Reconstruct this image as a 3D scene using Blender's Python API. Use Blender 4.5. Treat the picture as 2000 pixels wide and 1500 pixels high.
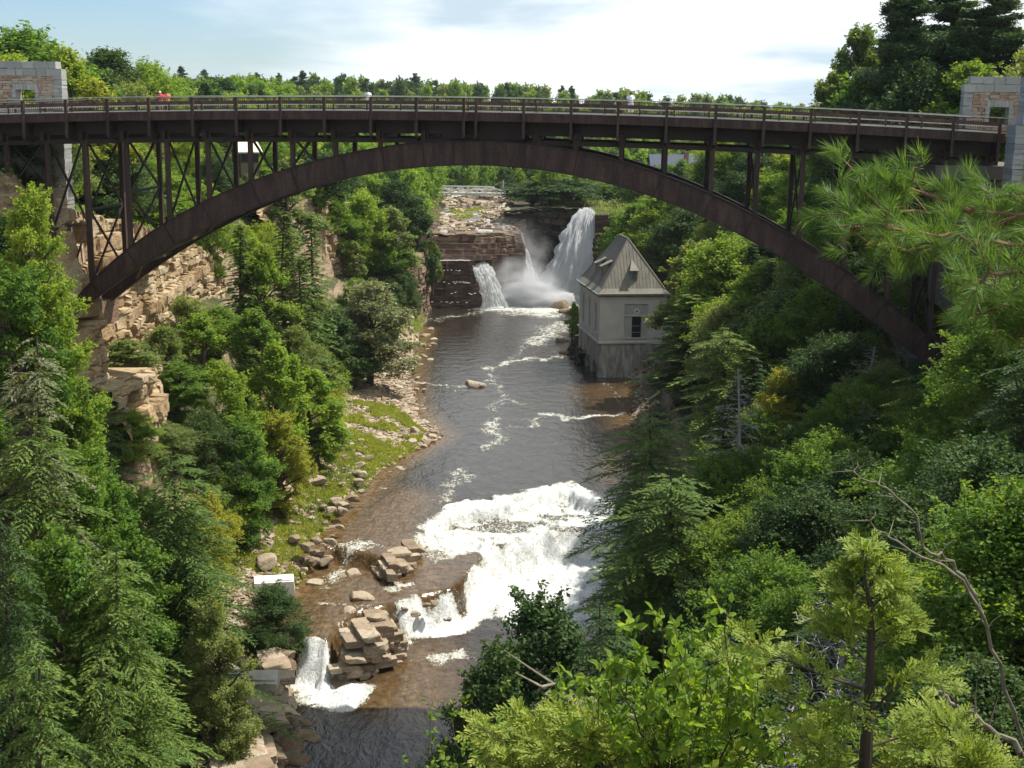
import bpy, math, random
import numpy as np
from mathutils import Matrix, Vector
random.seed(7)
for _o in list(bpy.data.objects): bpy.data.objects.remove(_o)
SC = bpy.context.scene
COL = SC.collection
R = math.radians
PI = math.pi

# ------------------------------------------------------------------ camera
FPX = 2600.0                       # focal length in pixels of a 2000 px wide frame
PITCH = math.atan(550/FPX)
ROLL = 0.014
EYE = np.array([0., 0., 42.])
Fw = np.array([0, math.cos(PITCH), -math.sin(PITCH)])
Rt0 = np.array([1., 0, 0]); Up0 = np.array([0, math.sin(PITCH), math.cos(PITCH)])
Rt = Rt0*math.cos(ROLL)+Up0*math.sin(ROLL)
Up = Up0*math.cos(ROLL)-Rt0*math.sin(ROLL)
cam_d = bpy.data.cameras.new("camera"); cam = bpy.data.objects.new("camera", cam_d); COL.objects.link(cam)
cam_d.sensor_width = 36; cam_d.lens = 36*FPX/2000; cam_d.clip_start = .2; cam_d.clip_end = 6000
M4 = Matrix(((Rt[0], Up[0], -Fw[0], EYE[0]), (Rt[1], Up[1], -Fw[1], EYE[1]), (Rt[2], Up[2], -Fw[2], EYE[2]), (0, 0, 0, 1)))
cam.matrix_world = M4
SC.camera = cam

# ------------------------------------------------------------------ light
SUN = np.array([.56, .34, 1.0]); SUN = SUN/np.linalg.norm(SUN)      # direction towards the sun
sun_el = math.asin(SUN[2]); sun_az = math.atan2(SUN[0], SUN[1])
SC.render.engine = 'CYCLES'
SC.view_settings.view_transform = 'Standard'; SC.view_settings.look = 'None'
SC.view_settings.exposure = 0.44; SC.cycles.volume_bounces = 2; SC.view_settings.gamma = 1
sl = bpy.data.lights.new("sun", 'SUN'); sl.energy = 5.0; sl.angle = R(.5); sl.color = (1, .95, .86)
so = bpy.data.objects.new("sun", sl); COL.objects.link(so)
so.rotation_euler = Vector(SUN).to_track_quat('Z', 'Y').to_euler(); so.location = (0, 0, 200)
w = bpy.data.worlds.new("World"); SC.world = w; w.use_nodes = True
nt = w.node_tree; nt.nodes.clear()
def nn(nt, t, **k):
    n = nt.nodes.new(t)
    for a, b in k.items(): setattr(n, a, b)
    return n
def lk(nt, a, b): nt.links.new(a, b)
def mth(nt, op, a, b=None, c=None, clamp=False):
    n = nt.nodes.new('ShaderNodeMath'); n.operation = op; n.use_clamp = clamp
    for i, v in enumerate((a, b, c)):
        if v is None: continue
        if isinstance(v, (int, float)): n.inputs[i].default_value = v
        else: nt.links.new(v, n.inputs[i])
    return n.outputs[0]
sky = nn(nt, 'ShaderNodeTexSky', sky_type='NISHITA'); sky.sun_disc = False
sky.sun_elevation = sun_el; sky.sun_rotation = sun_az; sky.altitude = 150; sky.air_density = 1.0; sky.dust_density = .3; sky.ozone_density = 5.0
bg1 = nn(nt, 'ShaderNodeBackground'); bg1.inputs[1].default_value = .085; 
tn = nn(nt, 'ShaderNodeMix', data_type='RGBA', blend_type='MULTIPLY'); tn.inputs[0].default_value = 1; lk(nt, sky.outputs[0], tn.inputs[6]); tn.inputs[7].default_value = (.88, 1, 1.14, 1); lk(nt, tn.outputs[2], bg1.inputs[0])
tc = nn(nt, 'ShaderNodeTexCoord'); sx = nn(nt, 'ShaderNodeSeparateXYZ'); lk(nt, tc.outputs['Generated'], sx.inputs[0])
zz = mth(nt, 'ADD', mth(nt, 'MAXIMUM', sx.outputs[2], 0.0), .14)
cv = nn(nt, 'ShaderNodeCombineXYZ'); lk(nt, mth(nt, 'DIVIDE', sx.outputs[0], zz), cv.inputs[0]); lk(nt, mth(nt, 'DIVIDE', sx.outputs[1], zz), cv.inputs[1])
nz = nn(nt, 'ShaderNodeTexNoise'); nz.inputs['Scale'].default_value = .62; nz.inputs['Detail'].default_value = 6; nz.inputs['Roughness'].default_value = .52
nz.inputs['Distortion'].default_value = .25
lk(nt, cv.outputs[0], nz.inputs['Vector'])
bias = mth(nt, 'MULTIPLY', mth(nt, 'ADD', sx.outputs[0], .13), 1.9)
bias = mth(nt, 'MAXIMUM', mth(nt, 'MINIMUM', bias, .22), -.26)
cm = mth(nt, 'ADD', nz.outputs[0], bias)
mr = nn(nt, 'ShaderNodeMapRange', interpolation_type='SMOOTHSTEP'); lk(nt, cm, mr.inputs[0])
mr.inputs[1].default_value = .30; mr.inputs[2].default_value = .66
mr.inputs[3].default_value = .05; mr.inputs[4].default_value = 1
bg2 = nn(nt, 'ShaderNodeBackground'); bg2.inputs[1].default_value = .86
nz2 = nn(nt, 'ShaderNodeTexNoise'); nz2.inputs['Scale'].default_value = 1.15; nz2.inputs['Detail'].default_value = 5; nz2.inputs['Distortion'].default_value = .4; lk(nt, cv.outputs[0], nz2.inputs['Vector'])
cr_ = nn(nt, 'ShaderNodeValToRGB'); cr_.color_ramp.elements[0].position = .30; cr_.color_ramp.elements[0].color = (.55, .68, .78, 1); cr_.color_ramp.elements[1].position = .47; cr_.color_ramp.elements[1].color = (.93, .98, 1, 1)
lk(nt, nz2.outputs[0], cr_.inputs[0]); lk(nt, cr_.outputs[0], bg2.inputs[0])
mx = nn(nt, 'ShaderNodeMixShader'); lk(nt, mr.outputs[0], mx.inputs[0]); lk(nt, bg1.outputs[0], mx.inputs[1]); lk(nt, bg2.outputs[0], mx.inputs[2])
ow = nn(nt, 'ShaderNodeOutputWorld'); lk(nt, mx.outputs[0], ow.inputs[0])

# ------------------------------------------------------------------ where a pixel's ray meets the place
def ray(px, py):
    u = (px-1000.); v = (py-750.)
    d = u*Rt - v*Up + FPX*Fw
    return d/d[1]
def atY(px, py, Y):                # point on the ray at distance Y north
    return EYE + ray(px, py)*Y
def atZ(px, py, z):                # point on the ray at height z
    d = ray(px, py); return EYE + d*((z-EYE[2])/d[2])

# ------------------------------------------------------------------ noise
def _h(i, j, k, s):
    n = (i.astype(np.int64)*374761393 + j.astype(np.int64)*668265263 + k.astype(np.int64)*2147483647 + s*974634777) & 0x7fffffff
    n = ((n ^ (n >> 13))*1274126177) & 0x7fffffff
    n = ((n ^ (n >> 16))*374761393) & 0x7fffffff
    return (n & 0xffffff)/float(0xffffff)
def vnoise(x, y, z=None, s=0):
    x = np.asarray(x, float); y = np.asarray(y, float)
    z = np.zeros_like(x) if z is None else np.asarray(z, float)
    x, y, z = np.broadcast_arrays(x, y, z)
    i = np.floor(x); j = np.floor(y); k = np.floor(z)
    fx = x-i; fy = y-j; fz = z-k
    fx = fx*fx*(3-2*fx); fy = fy*fy*(3-2*fy); fz = fz*fz*(3-2*fz)
    r = 0
    for a in (0, 1):
        wa = fx if a else 1-fx
        for b in (0, 1):
            wb = fy if b else 1-fy
            for c in (0, 1):
                wc = fz if c else 1-fz
                r = r + wa*wb*wc*_h(i+a, j+b, k+c, s)
    return r*2-1
def fbm(x, y, z=None, s=0, o=4):
    r = 0; a = 1; f = 1; t = 0
    for q in range(o):
        r = r + a*vnoise(np.asarray(x)*f, np.asarray(y)*f, None if z is None else np.asarray(z)*f, s+q); t += a; a *= .5; f *= 2.03
    return r/t
def sstep(a, b, x):
    t = np.clip((x-a)/(b-a), 0, 1); return t*t*(3-2*t)

# ------------------------------------------------------------------ mesh building
class MB:
    def __init__(s): s.V = []; s.Q = []; s.T = []; s.n = 0; s.qa = []; s.ta = []
    def add(s, V, Q=None, T=None, a=None):
        V = np.asarray(V, float).reshape(-1, 3); s.V.append(V)
        if Q is not None and len(Q):
            Q = np.asarray(Q, int).reshape(-1, 4); s.Q.append(Q+s.n)
            s.qa.append(np.full(len(Q), .5) if a is None else np.broadcast_to(np.asarray(a, float), (len(Q),)))
        if T is not None and len(T):
            T = np.asarray(T, int).reshape(-1, 3); s.T.append(T+s.n)
            s.ta.append(np.full(len(T), .5) if a is None else np.broadcast_to(np.asarray(a, float), (len(T),)))
        s.n += len(V); return s
    def box(s, c, d, rot=None, a=None, jit=0):
        c = np.asarray(c, float); d = np.asarray(d, float)/2
        v = np.array([[x, y, z] for x in (-1, 1) for y in (-1, 1) for z in (-1, 1)], float)*d
        if jit: v = v + np.random.uniform(-jit, jit, v.shape)
        if rot is not None: v = v @ np.asarray(rot).T
        q = [[0, 1, 3, 2], [4, 6, 7, 5], [0, 4, 5, 1], [2, 3, 7, 6], [0, 2, 6, 4], [1, 5, 7, 3]]
        return s.add(v+c, q, a=a)
    def beam(s, p, q, wd, ht=None, up=(0, 0, 1), a=None):
        p = np.asarray(p, float); q = np.asarray(q, float); ht = wd if ht is None else ht
        d = q-p; L = np.linalg.norm(d)
        if L < 1e-6: return s
        d = d/L; up = np.asarray(up, float)
        if abs(d @ up) > .99: up = np.array([0, 1., 0])
        sd = np.cross(d, up); sd /= np.linalg.norm(sd); u2 = np.cross(sd, d)
        return s.box((p+q)/2, (L, wd, ht), np.stack([d, sd, u2], 1), a=a)
    def tube(s, P, r, n=6, a=None, cap=True):
        P = np.asarray(P, float); m = len(P); r = np.broadcast_to(np.asarray(r, float), (m,))
        T = np.gradient(P, axis=0); T /= np.linalg.norm(T, axis=1)[:, None]+1e-9
        up = np.array([0, 0, 1.]) if abs(T[0, 2]) < .9 else np.array([1., 0, 0])
        A = np.cross(T, up); A /= np.linalg.norm(A, axis=1)[:, None]+1e-9; B = np.cross(T, A)
        th = np.arange(n)/n*2*PI
        V = P[:, None, :]+r[:, None, None]*(A[:, None, :]*np.cos(th)[None, :, None]+B[:, None, :]*np.sin(th)[None, :, None])
        i = np.arange(m-1)[:, None]*n; j = np.arange(n)[None, :]; k = (j+1) % n
        Q = np.stack([i+j, i+k, i+n+k, i+n+j], -1).reshape(-1, 4)
        s.add(V.reshape(-1, 3), Q, a=a)
        if cap and n == 4: s.Q.append(np.array([[s.n-1, s.n-2, s.n-3, s.n-4]])); s.qa.append(np.array([.5]))
        return s
    def grid(s, V, a=None):            # V (m,n,3)
        m, n = V.shape[:2]
        i = np.arange(m-1)[:, None]*n; j = np.arange(n-1)[None, :]
        Q = np.stack([i+j, i+j+1, i+n+j+1, i+n+j], -1).reshape(-1, 4)
        return s.add(V.reshape(-1, 3), Q, a=a)
    def leaves(s, C, D, N, l, wd, a=None, bend=.0):
        C = np.asarray(C, float); n = len(C)
        l = np.broadcast_to(np.asarray(l, float), (n,))[:, None]; wd = np.broadcast_to(np.asarray(wd, float), (n,))[:, None]
        D = D/(np.linalg.norm(D, axis=1)[:, None]+1e-9); S = np.cross(D, N); S /= np.linalg.norm(S, axis=1)[:, None]+1e-9
        U = np.cross(S, D)
        V = np.stack([C-D*l*.5, C-D*l*.05+S*wd*.5+U*bend*l, C+D*l*.5, C-D*l*.05-S*wd*.5+U*bend*l], 1)
        Q = np.arange(4*n).reshape(n, 4)
        return s.add(V.reshape(-1, 3), Q, a=np.random.rand(n) if a is None else a)
    def mesh(s, name, mats, smooth=False, vattr=None):
        me = bpy.data.meshes.new(name)
        V = np.concatenate(s.V) if s.V else np.zeros((0, 3))
        Q = np.concatenate(s.Q) if s.Q else np.zeros((0, 4), int); T = np.concatenate(s.T) if s.T else np.zeros((0, 3), int)
        nq, ntt = len(Q), len(T)
        me.vertices.add(len(V)); me.vertices.foreach_set('co', V.astype(np.float32).ravel())
        me.loops.add(nq*4+ntt*3); me.loops.foreach_set('vertex_index', np.concatenate([Q.ravel(), T.ravel()]).astype(np.int32))
        me.polygons.add(nq+ntt)
        ls = np.concatenate([np.arange(nq)*4, nq*4+np.arange(ntt)*3]).astype(np.int32)
        me.polygons.foreach_set('loop_start', ls)
        me.polygons.foreach_set('loop_total', np.concatenate([np.full(nq, 4), np.full(ntt, 3)]).astype(np.int32))
        if smooth: me.polygons.foreach_set('use_smooth', np.ones(nq+ntt, bool))
        else: me.polygons.foreach_set('use_smooth', np.zeros(nq+ntt, bool))
        a = np.concatenate((s.qa or [np.zeros(0)])+(s.ta or [np.zeros(0)])).astype(np.float32)
        at = me.attributes.new('rnd', 'FLOAT', 'FACE'); at.data.foreach_set('value', a)
        if vattr:
            for k, v in vattr.items():
                at = me.attributes.new(k, 'FLOAT', 'POINT'); at.data.foreach_set('value', np.asarray(v, np.float32).ravel())
        me.update(); me.validate()
        for m in (mats if isinstance(mats, (list, tuple)) else [mats]): me.materials.append(m)
        return me
    def obj(s, name, mat, parent=None, smooth=False, vattr=None):
        o = bpy.data.objects.new(name, s.mesh(name, mat, smooth, vattr)); COL.objects.link(o)
        if parent is not None:
            o.parent = parent
            o.matrix_parent_inverse = parent.matrix_basis.inverted()
        return o
def empty(name, loc=(0, 0, 0)):
    o = bpy.data.objects.new(name, None); COL.objects.link(o); o.location = loc; o.empty_display_size = .3
    o.matrix_basis = Matrix.Translation(Vector(loc)); return o
def tag(o, label=None, cat=None, group=None, kind=None):
    if label: o['label'] = label
    if cat: o['category'] = cat
    if group: o['group'] = group
    if kind: o['kind'] = kind
    return o

# ------------------------------------------------------------------ materials
def newmat(name):
    m = bpy.data.materials.new(name); m.use_nodes = True; t = m.node_tree; t.nodes.clear()
    o = nn(t, 'ShaderNodeOutputMaterial'); return m, t, o
def ramp(t, fac, stops, interp='LINEAR'):
    r = nn(t, 'ShaderNodeValToRGB'); r.color_ramp.interpolation = interp
    e = r.color_ramp.elements
    while len(e) < len(stops): e.new(.5)
    for q, (p, c) in zip(e, stops): q.position = p; q.color = tuple(c)+(1,)
    if fac is not None: lk(t, fac, r.inputs[0])
    return r.outputs[0]
def noise(t, scale, detail=4, rough=.55, vec=None, out=0, dist=0):
    n = nn(t, 'ShaderNodeTexNoise'); n.inputs['Scale'].default_value = scale; n.inputs['Detail'].default_value = detail
    n.inputs['Roughness'].default_value = rough; n.inputs['Distortion'].default_value = dist
    if vec is not None: lk(t, vec, n.inputs['Vector'])
    return n.outputs[out]
def mapping(t, scale, src='Object'):
    c = nn(t, 'ShaderNodeTexCoord'); m = nn(t, 'ShaderNodeMapping'); m.inputs['Scale'].default_value = scale
    lk(t, c.outputs[src], m.inputs[0]); return m.outputs[0]
def mixc(t, f, a, b, mode='MIX'):
    n = nn(t, 'ShaderNodeMix', data_type='RGBA', blend_type=mode)
    for i, v in ((0, f), (6, a), (7, b)):
        if isinstance(v, (int, float)): n.inputs[i].default_value = v
        elif isinstance(v, tuple): n.inputs[i].default_value = v+(1,) if len(v) == 3 else v
        else: lk(t, v, n.inputs[i])
    return n.outputs[2]
def attr(t, name, out='Fac'):
    a = nn(t, 'ShaderNodeAttribute', attribute_name=name); return a.outputs[out]
def bump(t, h, st, dist):
    b = nn(t, 'ShaderNodeBump'); b.inputs['Strength'].default_value = st; b.inputs['Distance'].default_value = dist
    lk(t, h, b.inputs['Height']); return b.outputs[0]
def princ(t, o, col, rough=.8, nrm=None, spec=.3, metal=0):
    p = nn(t, 'ShaderNodeBsdfPrincipled')
    if isinstance(col, tuple): p.inputs['Base Color'].default_value = col+(1,)
    else: lk(t, col, p.inputs['Base Color'])
    if isinstance(rough, (int, float)): p.inputs['Roughness'].default_value = rough
    else: lk(t, rough, p.inputs['Roughness'])
    p.inputs['Specular IOR Level'].default_value = spec; p.inputs['Metallic'].default_value = metal
    if nrm is not None: lk(t, nrm, p.inputs['Normal'])
    if o is not None: lk(t, p.outputs[0], o.inputs[0])
    return p

def leafmat(name, c0, c1, c2, trans=.42, tint=1.8, rough=.6, spec=.14):
    m, t, o = newmat(name)
    oi = nn(t, 'ShaderNodeObjectInfo')
    n = noise(t, .35, 2, vec=mapping(t, (1, 1, 1)))
    f = mth(t, 'ADD', mth(t, 'MULTIPLY', attr(t, 'rnd'), .55), mth(t, 'MULTIPLY', n, .45))
    f = mth(t, 'ADD', f, mth(t, 'MULTIPLY_ADD', oi.outputs['Random'], .34, -.17), clamp=True)
    col = ramp(t, f, [(.12, c0), (.5, c1), (.88, c2)])
    p = princ(t, None, col, rough, spec=spec)
    tr = nn(t, 'ShaderNodeBsdfTranslucent')
    tcx = mixc(t, 1.0, col, (tint, tint*.95, tint*.35), 'MULTIPLY'); lk(t, tcx, tr.inputs[0])
    mxs = nn(t, 'ShaderNodeMixShader'); mxs.inputs[0].default_value = trans
    lk(t, p.outputs[0], mxs.inputs[1]); lk(t, tr.outputs[0], mxs.inputs[2]); lk(t, mxs.outputs[0], o.inputs[0])
    return m
LM = {
 'broad': leafmat('leaf_broad', (0.072, 0.144, 0.027), (0.123, 0.229, 0.040), (0.262, 0.319, 0.047)),
 'bright': leafmat('leaf_bright', (0.122, 0.215, 0.034), (0.195, 0.300, 0.047), (0.341, 0.385, 0.056), .42),
 'olive': leafmat('leaf_olive', (0.102, 0.155, 0.049), (0.166, 0.228, 0.076), (0.277, 0.302, 0.104)),
 'dark': leafmat('leaf_dark', (0.032, 0.072, 0.022), (0.057, 0.109, 0.033), (0.103, 0.160, 0.045), .25),
 'hemlock': leafmat('leaf_hemlock', (0.060, 0.116, 0.031), (0.113, 0.186, 0.041), (0.223, 0.286, 0.057), .28),
 'pine': leafmat('leaf_pine', (0.035, 0.075, 0.035), (0.064, 0.118, 0.047), (0.111, 0.168, 0.066), .2),
 'yellow': leafmat('leaf_yellow', (0.162, 0.211, 0.029), (0.261, 0.292, 0.045), (0.398, 0.375, 0.073), .4),
 'needle': leafmat('leaf_needle', (.055, .125, .028), (.105, .19, .045), (.20, .29, .09), .35, rough=.5, spec=.2),
 'cedar': leafmat('leaf_cedar', (0.166, 0.237, 0.045), (0.277, 0.356, 0.066), (0.480, 0.475, 0.112), .4),
 'gray': leafmat('leaf_gray', (0.141, 0.168, 0.099), (0.220, 0.244, 0.135), (0.321, 0.319, 0.178), .3),
 'grass': leafmat('leaf_grass', (0.156, 0.199, 0.041), (0.250, 0.299, 0.059), (0.390, 0.400, 0.101), .4),
}
def barkmat(name, a, b):
    m, t, o = newmat(name); n = noise(t, 6, 5, vec=mapping(t, (1, 1, .25)))
    princ(t, o, ramp(t, n, [(.3, a), (.7, b)]), .9, bump(t, n, .6, .03)); return m
BK = barkmat('bark_brown', (.045, .032, .024), (.13, .10, .08))
BKG = barkmat('bark_gray', (.22, .20, .18), (.42, .40, .37))

def rockmat(name, stops, spots=(.32, .17, .10), lichen=.0, scale=1., wet=False):
    m, t, o = newmat(name)
    v = mapping(t, (1, 1, 1)); vs = mapping(t, (.25, .25, 2.2))
    n1 = noise(t, .45*scale, 5, .6, v); n2 = noise(t, 1.3*scale, 5, .65, vs); n3 = noise(t, 5*scale, 6, .7, v)
    f = mth(t, 'ADD', mth(t, 'MULTIPLY', n1, .35), mth(t, 'MULTIPLY', n2, .30))
    f = mth(t, 'ADD', f, mth(t, 'MULTIPLY', attr(t, 'rnd'), .35))
    col = ramp(t, f, stops)
    col = mixc(t, ramp(t, noise(t, .8*scale, 4, .6, v, dist=1), [(.55, (0, 0, 0)), (.68, (1, 1, 1))]), col, spots)
    col = mixc(t, mth(t, 'MULTIPLY', ramp(t, n3, [(.35, (1, 1, 1)), (.55, (0, 0, 0))]), .45), col, tuple(c*.45 for c in stops[0][1]))
    if lichen:
        g = nn(t, 'ShaderNodeNewGeometry'); s2 = nn(t, 'ShaderNodeSeparateXYZ'); lk(t, g.outputs['Normal'], s2.inputs[0])
        k = mth(t, 'MULTIPLY', ramp(t, noise(t, .9, 5, .7, v), [(.42, (0, 0, 0)), (.58, (1, 1, 1))]), mth(t, 'MULTIPLY', mth(t, 'MAXIMUM', s2.outputs[2], .15), lichen))
        col = mixc(t, k, col, (.09, .12, .03))
    h = mth(t, 'ADD', mth(t, 'MULTIPLY', n2, .7), mth(t, 'MULTIPLY', n3, .5))
    princ(t, o, col, .25 if wet else .88, bump(t, h, .9, .18), .5 if wet else .2)
    return m
M_GOLD = rockmat('sandstone_golden', [(.25, (.17, .11, .06)), (.45, (.36, .25, .14)), (.6, (.52, .40, .25)), (.8, (.42, .37, .29))], (.30, .17, .09), .25)
M_ROCKB = rockmat('sandstone_brown', [(.25, (.10, .065, .045)), (.5, (.24, .155, .11)), (.75, (.36, .28, .21))], (.19, .10, .07), .6)
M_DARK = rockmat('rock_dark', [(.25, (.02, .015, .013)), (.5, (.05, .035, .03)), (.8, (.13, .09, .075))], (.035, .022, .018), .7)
M_WET = rockmat('rock_wet_black', [(.3, (.008, .007, .007)), (.6, (.022, .017, .016)), (.85, (.06, .045, .04))], (.02, .013, .012), 0, wet=True)
M_SLAB = rockmat('sandstone_slab', [(.25, (.20, .14, .095)), (.5, (.40, .32, .23)), (.75, (.56, .49, .38))], (.33, .21, .14), .1, 1.5)
def terrainmat():
    m, t, o = newmat('terrain_ground')
    v = mapping(t, (1, 1, 1)); vs = mapping(t, (.3, .3, 2.0))
    g = nn(t, 'ShaderNodeNewGeometry'); s2 = nn(t, 'ShaderNodeSeparateXYZ'); lk(t, g.outputs['Normal'], s2.inputs[0])
    n1 = noise(t, .5, 5, .6, v); n2 = noise(t, 1.2, 6, .65, vs); n3 = noise(t, 4, 6, .7, v)
    rock = ramp(t, n2, [(.3, (.12, .08, .055)), (.5, (.30, .215, .14)), (.7, (.48, .38, .27))])
    soil = ramp(t, n1, [(.3, (.035, .045, .014)), (.5, (.07, .075, .03)), (.7, (.13, .10, .055))])
    slope = ramp(t, mth(t, 'ADD', s2.outputs[2], mth(t, 'MULTIPLY', n1, .3)), [(.55, (1, 1, 1)), (.85, (0, 0, 0))])
    col = mixc(t, slope, soil, rock)
    rub = ramp(t, n3, [(.3, (.20, .14, .10)), (.5, (.40, .30, .21)), (.7, (.56, .47, .36))])
    col = mixc(t, attr(t, 'bar'), col, rub)
    wetc = ramp(t, n2, [(.3, (.03, .02, .017)), (.55, (.09, .055, .04)), (.75, (.26, .18, .13))])
    col = mixc(t, attr(t, 'ledge'), col, wetc)
    princ(t, o, col, .9, bump(t, mth(t, 'ADD', n3, n2), .8, .2), .2)
    return m
M_TERR = terrainmat()
def simple(name, col, rough=.6, var=.25, sc=3, metal=0, spec=.3, bmp=0):
    m, t, o = newmat(name); n = noise(t, sc, 5, .6, mapping(t, (1, 1, 1)))
    a = tuple(c*(1-var) for c in col); b = tuple(min(1, c*(1+var)) for c in col)
    princ(t, o, ramp(t, n, [(.3, a), (.7, b)]), rough, bump(t, n, bmp, .02) if bmp else None, spec, metal); return m
M_STEEL = simple('steel_brown', (.052, .029, .023), .55, .22, .8)
def steel(name, a, b, c_):
    m, t, o = newmat(name); s1_ = noise(t, 1.5, 6, .7, mapping(t, (1, 1, .18)), dist=.5); s2_ = noise(t, 7, 4, .6, mapping(t, (1, 1, 1)))
    f = mth(t, 'ADD', mth(t, 'MULTIPLY', s1_, .7), mth(t, 'MULTIPLY', s2_, .3)); princ(t, o, ramp(t, f, [(.36, a), (.5, b), (.66, c_)]), .62, bump(t, s2_, .3, .01), .3); return m
M_STEEL = steel('steel_brown', (.030, .018, .015), (.056, .032, .026), (.105, .062, .045))
M_STEELD = simple('steel_dark', (.035, .022, .018), .6, .25, 1.2)
M_GALV = simple('steel_rail_light', (.50, .48, .42), .4, .15, 2)
M_ASPH = simple('asphalt', (.06, .06, .06), .9, .2, 4)
M_CONC = simple('concrete_pale', (.42, .40, .36), .85, .2, .6, bmp=.3)
M_WHITE = simple('concrete_white', (.72, .72, .68), .8, .12, 2)
def water():
    m, t, o = newmat('river_water')
    v = mapping(t, (1, 1, 1))
    w1 = noise(t, .9, 4, .6, mapping(t, (1, .55, 1)), dist=.6); w2 = noise(t, 3.2, 3, .6, mapping(t, (1, .5, 1)))
    h = mth(t, 'ADD', w1, mth(t, 'MULTIPLY', w2, .45))
    sh = attr(t, 'shallow')
    n = noise(t, .5, 5, .6, v)
    deep = ramp(t, n, [(.35, (.016, .013, .010)), (.65, (.034, .025, .016))])
    brown = ramp(t, noise(t, 1.4, 6, .7, v), [(.3, (.05, .028, .012)), (.5, (.12, .072, .03)), (.7, (.22, .14, .07))])
    col = mixc(t, sh, deep, brown)
    wat = princ(t, None, col, .12, bump(t, h, .5, .22), .5); wat.inputs['IOR'].default_value = 1.33
    fo = attr(t, 'foam')
    nf = noise(t, 1.6, 8, .72, mapping(t, (1, .6, 1)), dist=.8)
    nf2 = noise(t, 6, 6, .7, mapping(t, (1, .5, 1)), dist=.5)
    f = mth(t, 'ADD', fo, mth(t, 'MULTIPLY', mth(t, 'SUBTRACT', mth(t, 'ADD', mth(t, 'MULTIPLY', nf, .5), mth(t, 'MULTIPLY', nf2, .5)), .5), 4.5))
    mrr = nn(t, 'ShaderNodeMapRange', interpolation_type='SMOOTHSTEP'); lk(t, f, mrr.inputs[0]); mrr.inputs[1].default_value = .42; mrr.inputs[2].default_value = .62
    k = mth(t, 'MULTIPLY', mrr.outputs[0], mth(t, 'GREATER_THAN', fo, .03))
    st_ = noise(t, 1.1, 7, .72, mapping(t, (1.6, .5, 1)), dist=1.2)
    g_ = mth(t, 'ADD', mth(t, 'MULTIPLY', f, .35), mth(t, 'MULTIPLY', st_, .9))
    fc = princ(t, None, ramp(t, g_, [(.50, (.14, .12, .07)), (.64, (.36, .35, .27)), (.80, (.62, .63, .59)), (1.0, (.85, .86, .85))]), .7, bump(t, mth(t, 'ADD', nf2, st_), .8, .22), .3)
    ms = nn(t, 'ShaderNodeMixShader'); lk(t, k, ms.inputs[0]); lk(t, wat.outputs[0], ms.inputs[1]); lk(t, fc.outputs[0], ms.inputs[2]); lk(t, ms.outputs[0], o.inputs[0])
    return m
M_WATER = water()
def foammat():
    m, t, o = newmat('falling_water')
    n = noise(t, 2.6, 8, .75, mapping(t, (2.2, 1.2, .30)), dist=1.0)
    p = princ(t, None, ramp(t, n, [(.25, (.66, .70, .68)), (.42, (.85, .87, .86)), (.6, (.92, .93, .92))]), .6, bump(t, n, .7, .22), .3)
    tr = nn(t, 'ShaderNodeBsdfTranslucent'); tr.inputs[0].default_value = (.93, .95, .95, 1)
    ms = nn(t, 'ShaderNodeMixShader'); ms.inputs[0].default_value = .58; lk(t, p.outputs[0], ms.inputs[1]); lk(t, tr.outputs[0], ms.inputs[2]); lk(t, ms.outputs[0], o.inputs[0])
    return m
M_FALL = foammat()
def stonemat(name, stops):
    m, t, o = newmat(name); n = noise(t, 5, 6, .7, mapping(t, (1, 1, 1)))
    f = mth(t, 'ADD', mth(t, 'MULTIPLY', attr(t, 'rnd'), .45), mth(t, 'MULTIPLY', mth(t, 'ADD', mth(t, 'MULTIPLY', n, .6), mth(t, 'MULTIPLY', noise(t, 1.1, 6, .7, mapping(t, (1, 1, 1))), .5)), .52))
    princ(t, o, ramp(t, f, stops), .9, bump(t, n, .7, .05), .2); return m
M_STONEG = stonemat('masonry_gray', [(.1, (.25, .25, .24)), (.5, (.33, .335, .32)), (.9, (.43, .43, .40))])
M_STONEF = stonemat('masonry_field', [(.1, (.22, .15, .11)), (.35, (.34, .22, .15)), (.6, (.38, .32, .25)), (.9, (.45, .42, .36))])
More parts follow.
